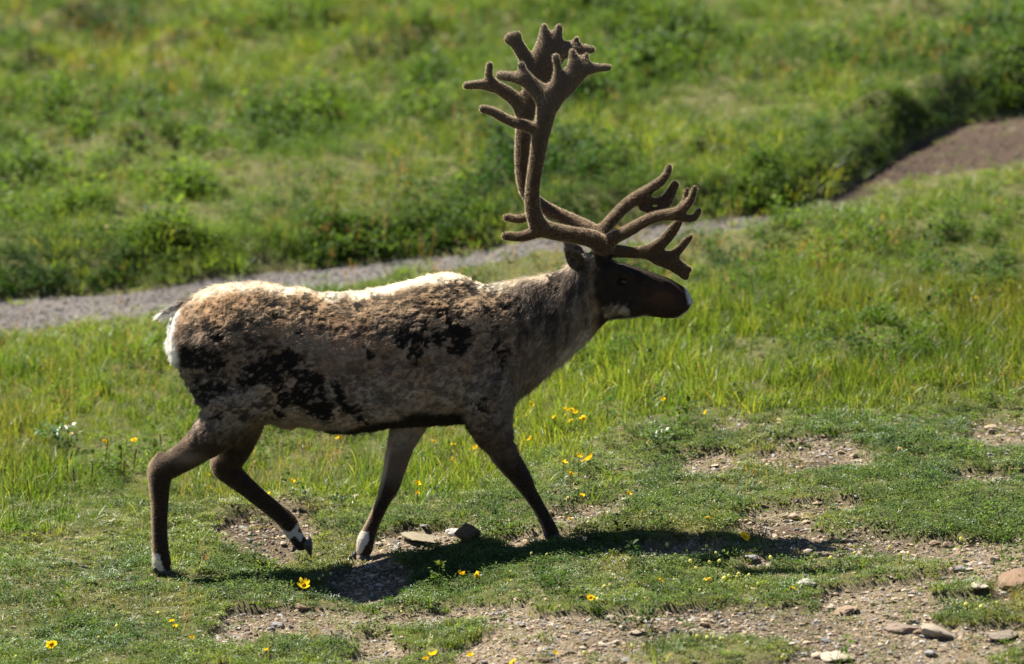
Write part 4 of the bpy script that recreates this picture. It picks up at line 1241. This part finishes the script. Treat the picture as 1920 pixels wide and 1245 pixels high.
WPET = [petal_mesh('petals', 5, .010, .009, c, M_WHITE, 60 + i) for i, c in enumerate((.2, .7))]
BUD = dome_mesh('bud', .0058, .0085, M_PALE)
SEPAL = petal_mesh('sepals', 5, .007, .004, -.6, M_STEM, 77)

def flower(px, py, h, size, heads, cen, label, group, cat='flower', name='yellow_flower', part='petals', tilt=None):
    x, y = G(px, py + h * SC * CP)
    for _ in range(3):                                   # stand it on the uneven ground below its head
        dz = float(ground_z(np.array(x), np.array(y))) - float(terrain_base(x, y))
        x, y = G(px, py + (h + dz) * SC * CP)
    r = link(name, None)
    gz = float(ground_z(np.array(x), np.array(y)))
    r.location = (x, y, gz); r.rotation_euler = (0, 0, 0)
    tag(r, label, cat, group)
    st = random.choice(STEMS)
    s = link('stem', st, r); s.scale = (h, 1.2, h); s.scale = (h if st is not STEMS[0] else 1.2, 1.2, h)
    lean = {0: 0, 1: .12, 2: -.15}[STEMS.index(st)] * (h if st is not STEMS[0] else 1.2)
    p = link(part, random.choice(heads), r)
    p.location = (lean, 0, h); p.scale = (size,) * 3
    p.rotation_euler = (random.gauss(.55, .25) if tilt is None else tilt, random.gauss(0, .3), random.uniform(0, 6.28))
    if cen:
        c = link(*cen, p); c.location = (0, 0, .001)
    return r
random.seed(5)
def yel(lst, label, group, hh=(.06, .11), size=(.85, 1.15)):
    for q in lst:
        flower(q[0], q[1], random.uniform(*hh), (q[2] if len(q) > 2 else random.uniform(*size)), PETALS, ('centre', CENTRE), label, group)
yel([(1001, 756), (1057, 768), (1068, 767), (1086, 772), (1040, 781), (1065, 780), (1070, 787), (1083, 785), (1098, 783)], 'yellow flower in the tight cluster of blooms ahead of the chest', 'tight cluster of yellow flowers')
yel([(1085, 855), (1106, 858, 1.4), (1099, 862), (1056, 866), (1070, 885, 1.3)], 'yellow flower in the loose cluster beside the reaching foreleg', 'loose cluster of yellow flowers by the foreleg')
yel([(1091, 929), (1184, 925)], 'yellow flower among the white flowers beyond the foreleg', 'yellow flowers by the white ones')
yel([(994, 821)], 'single yellow flower close behind the upper foreleg', None)
yel([(1248, 748), (1319, 770)], 'orange yellow flower alone in tall meadow grass ahead of the muzzle', 'lone yellow flowers in tall grass')
yel([(1326, 970), (1487, 1103)], 'small yellow flower at the rim of a turf cushion', 'small yellow flowers at cushion rims', (.03, .05))
yel([(1394, 1006, 1.75)], 'large open yellow flower standing alone over the gravel', None, (.05, .06))
yel([(1066, 991)], 'small yellow flower touching the planted front hoof', None, (.03, .04))
yel([(1240, 1088), (1325, 1086), (1105, 1121, 1.3)], 'yellow flower on the long green turf cushion', 'yellow flowers on the long cushion', (.03, .05))
yel([(570, 1098, 1.9)], 'large broad yellow flower on turf below the lifted hind hoof', None, (.04, .05))
yel([(520, 1066), (828, 1058)], 'small yellow flower in short turf between the hooves', 'small yellow flowers between the hooves', (.03, .05))
yel([(865, 1076), (893, 1080, 1.4)], 'yellow flower in front of the rounded brown stone', 'yellow flowers by the brown stone', (.03, .05))
yel([(97, 1210, 1.8)], 'large yellow flower on dark turf apart from all others', None, (.03, .05))
yel([(325, 1165), (326, 1176), (357, 1196)], 'narrow yellow flower on turf below the planted hind hoof', 'narrow yellow flowers below the hind hoof', (.04, .05), (.8, .9))
yel([(500, 1220), (812, 1230, 1.5), (800, 1236), (846, 1240), (880, 1230), (960, 1243, 1.4), (1040, 1226)], 'yellow flower on the strip of gravel at the foot of the slope', 'yellow flowers on the lowest gravel', (.03, .05))
yel([(202, 824), (258, 822)], 'yellow flower in tall grass behind the hock', 'yellow flowers behind the hock', (.09, .13))
yel([(395, 888), (436, 898), (500, 913), (545, 905)], 'yellow flower in the grass beyond the lifted hind leg', 'yellow flowers beyond the lifted leg', (.06, .1), (.7, 1.0))
yel([(630, 820), (810, 826, 1.2), (847, 832), (888, 838), (843, 862), (788, 906), (783, 923)], 'yellow flower in the meadow seen under the belly', 'yellow flowers under the belly', (.06, .1), (.8, 1.0))
yel([(1158, 357), (1300, 25), (1830, 530), (1915, 705)], 'yellow flower scattered far up the meadow', 'far yellow flowers in the meadow', (.08, .12), (.5, .7))
Zz = lambda a, b: (1080 + a / 2.286, 740 + b / 2.286)
buds = [Zz(*q) for q in [(560, 650), (600, 680), (490, 715), (515, 745), (570, 720), (620, 715), (660, 780), (690, 785), (700, 770), (735, 775), (780, 820), (840, 700), (885, 715), (950, 665), (1000, 650), (1010, 700), (1030, 660), (1090, 700), (1135, 715), (1200, 680), (1235, 675), (1290, 680), (1350, 660), (1390, 690), (1425, 690), (640, 790), (115, 825), (140, 820), (100, 880), (170, 790), (555, 795), (580, 800), (535, 840), (190, 555), (230, 540), (295, 545), (390, 645), (240, 1080), (290, 1080), (520, 1040), (555, 1045), (590, 1045), (620, 1050), (1620, 900), (1675, 905), (1740, 915), (1805, 895), (1650, 620), (30, 1110), (890, 1110)]]
for (px, py) in buds:
    flower(px, py, random.uniform(.03, .05), random.uniform(1.1, 1.6), [BUD], ('sepals', SEPAL), 'tiny pale yellow bud near ' + near_mark(px, py), 'pale yellow buds over the gravel', 'bud', 'pale_bud', 'bud')
for (px, py) in [(476, 1076), (492, 1080), (505, 1078), (505, 1115), (607, 1080), (620, 1076), (597, 1085), (185, 1196), (297, 1150), (221, 1175), (755, 1150), (808, 1127), (960, 1072), (957, 1090), (996, 1038), (1025, 1040), (30, 1232)]:
    flower(px, py, random.uniform(.025, .045), random.uniform(.9, 1.4), [BUD], ('sepals', SEPAL), 'pale yellow bud in short turf near ' + near_mark(px, py), 'pale yellow buds in the turf', 'bud', 'pale_bud', 'bud')
for (px, py) in [(1043, 937), (1064, 933), (1107, 936), (1080, 904), (1094, 896), (1078, 916), (1063, 894)]:
    flower(px, py, random.uniform(.03, .06), random.uniform(.7, 1.05), WPET, ('centre', CENTRE), 'small white flower in the patch beyond the reaching foreleg', 'white flowers beyond the foreleg', 'flower', 'white_flower')
for (px, py) in [(170, 108), (255, 122), (205, 415), (1683, 840), (128, 796), (134, 812), (1100, 1010)]:  # the pair by the leafy plant stand in for glints on its leaves
    flower(px, py, random.uniform(.06, .12), random.uniform(1.0, 1.5), WPET, ('centre', CENTRE), 'white flower or stand-in for a leaf glint in the meadow grass', 'scattered white meadow flowers', 'flower', 'white_flower')

# rusty seed spikes in the tall grass behind the hind leg
def spike_mesh(seed):
    rs = random.Random(seed); V, F = [], []
    for k in range(60):
        f = rs.random(); a = rs.uniform(0, 6.28); r = .0035 * (1.1 - f)
        c = (r * math.cos(a), r * math.sin(a), f)
        i0 = len(V)
        d = .0035
        V += [(c[0] - d * math.sin(a), c[1] + d * math.cos(a), c[2]), (c[0] + d * math.sin(a), c[1] - d * math.cos(a), c[2]), (c[0] + d * math.cos(a), c[1] + d * math.sin(a), c[2] + .07)]
        F.append((i0, i0 + 1, i0 + 2))
    return mesh_from('seed_head', V, F, M_RUST)
SPIKES = [spike_mesh(i) for i in range(3)]
for (px, py, h) in [(196, 826, .16), (226, 838, .16), (248, 842, .15), (172, 868, .14), (60, 905, .16), (125, 870, .13), (142, 880, .12), (232, 868, .12), (305, 812, .12)]:
    x, y = G(px, py + h * SC * CP)
    r = link('seed_spike', None); r.location = (x, y, float(ground_z(np.array(x), np.array(y))))
    r.rotation_euler = (random.gauss(0, .08), random.gauss(0, .12), random.uniform(0, 6))
    tag(r, 'rusty brown seed spike rising from tall grass behind the hock', 'plant', 'rusty seed spikes')
    s = link('stem', STEMS[0], r); s.scale = (.9, .9, h)
    q = link('seed_head', random.choice(SPIKES), r); q.location = (0, 0, h * .45); q.scale = (1, 1, h * .55)

# the leafy plant with shining leaves in the tall grass behind the hock
V, F, C = [], [], []
random.seed(90)
for k in range(70):
    a = random.uniform(0, 6.28); r = .10 * math.sqrt(random.random()); h = random.uniform(.05, .19) * (1 - .4 * r / .1)
    leaf(V, F, C, (r * math.cos(a), r * math.sin(a), h), a + random.gauss(0, .6), random.uniform(-.2, .8), random.uniform(.03, .05), random.uniform(.018, .028), (1, 1, 1))
M_SHINE, nt, out = new_mat('glossy_leaf')
b = N(nt, 'ShaderNodeBsdfPrincipled'); b.inputs['Base Color'].default_value = (.07, .13, .05, 1); b.inputs['Roughness'].default_value = .35
t = N(nt, 'ShaderNodeBsdfTranslucent'); t.inputs['Color'].default_value = (.13, .22, .04, 1)
mx = N(nt, 'ShaderNodeMixShader'); mx.inputs[0].default_value = .35
nt.links.new(b.outputs[0], mx.inputs[1]); nt.links.new(t.outputs[0], mx.inputs[2]); nt.links.new(mx.outputs[0], out.inputs[0])
lv = mesh_from('leaves', V, F, M_SHINE, True)
for (px, py, k, lab) in [(108, 850, 1.0, 'leafy plant with shining leaves in tall grass behind the hock'), (1230, 860, .7, 'small dark leafy plant at the meadow edge ahead of the chest')]:
    x, y = G(px, py)
    r = link('leafy_plant', None); r.location = (x, y, float(ground_z(np.array(x), np.array(y)))); r.scale = (k,) * 3
    tag(r, lab, 'plant')
    link('leaves', lv, r)
    for q in range(5):
        st = link('stem', STEMS[q % 3], r); st.scale = (.9 if q % 3 == 0 else .16, 1.3, .16); st.location = (random.gauss(0, .02), random.gauss(0, .02), 0); st.rotation_euler = (random.gauss(0, .25), random.gauss(0, .25), random.uniform(0, 6))
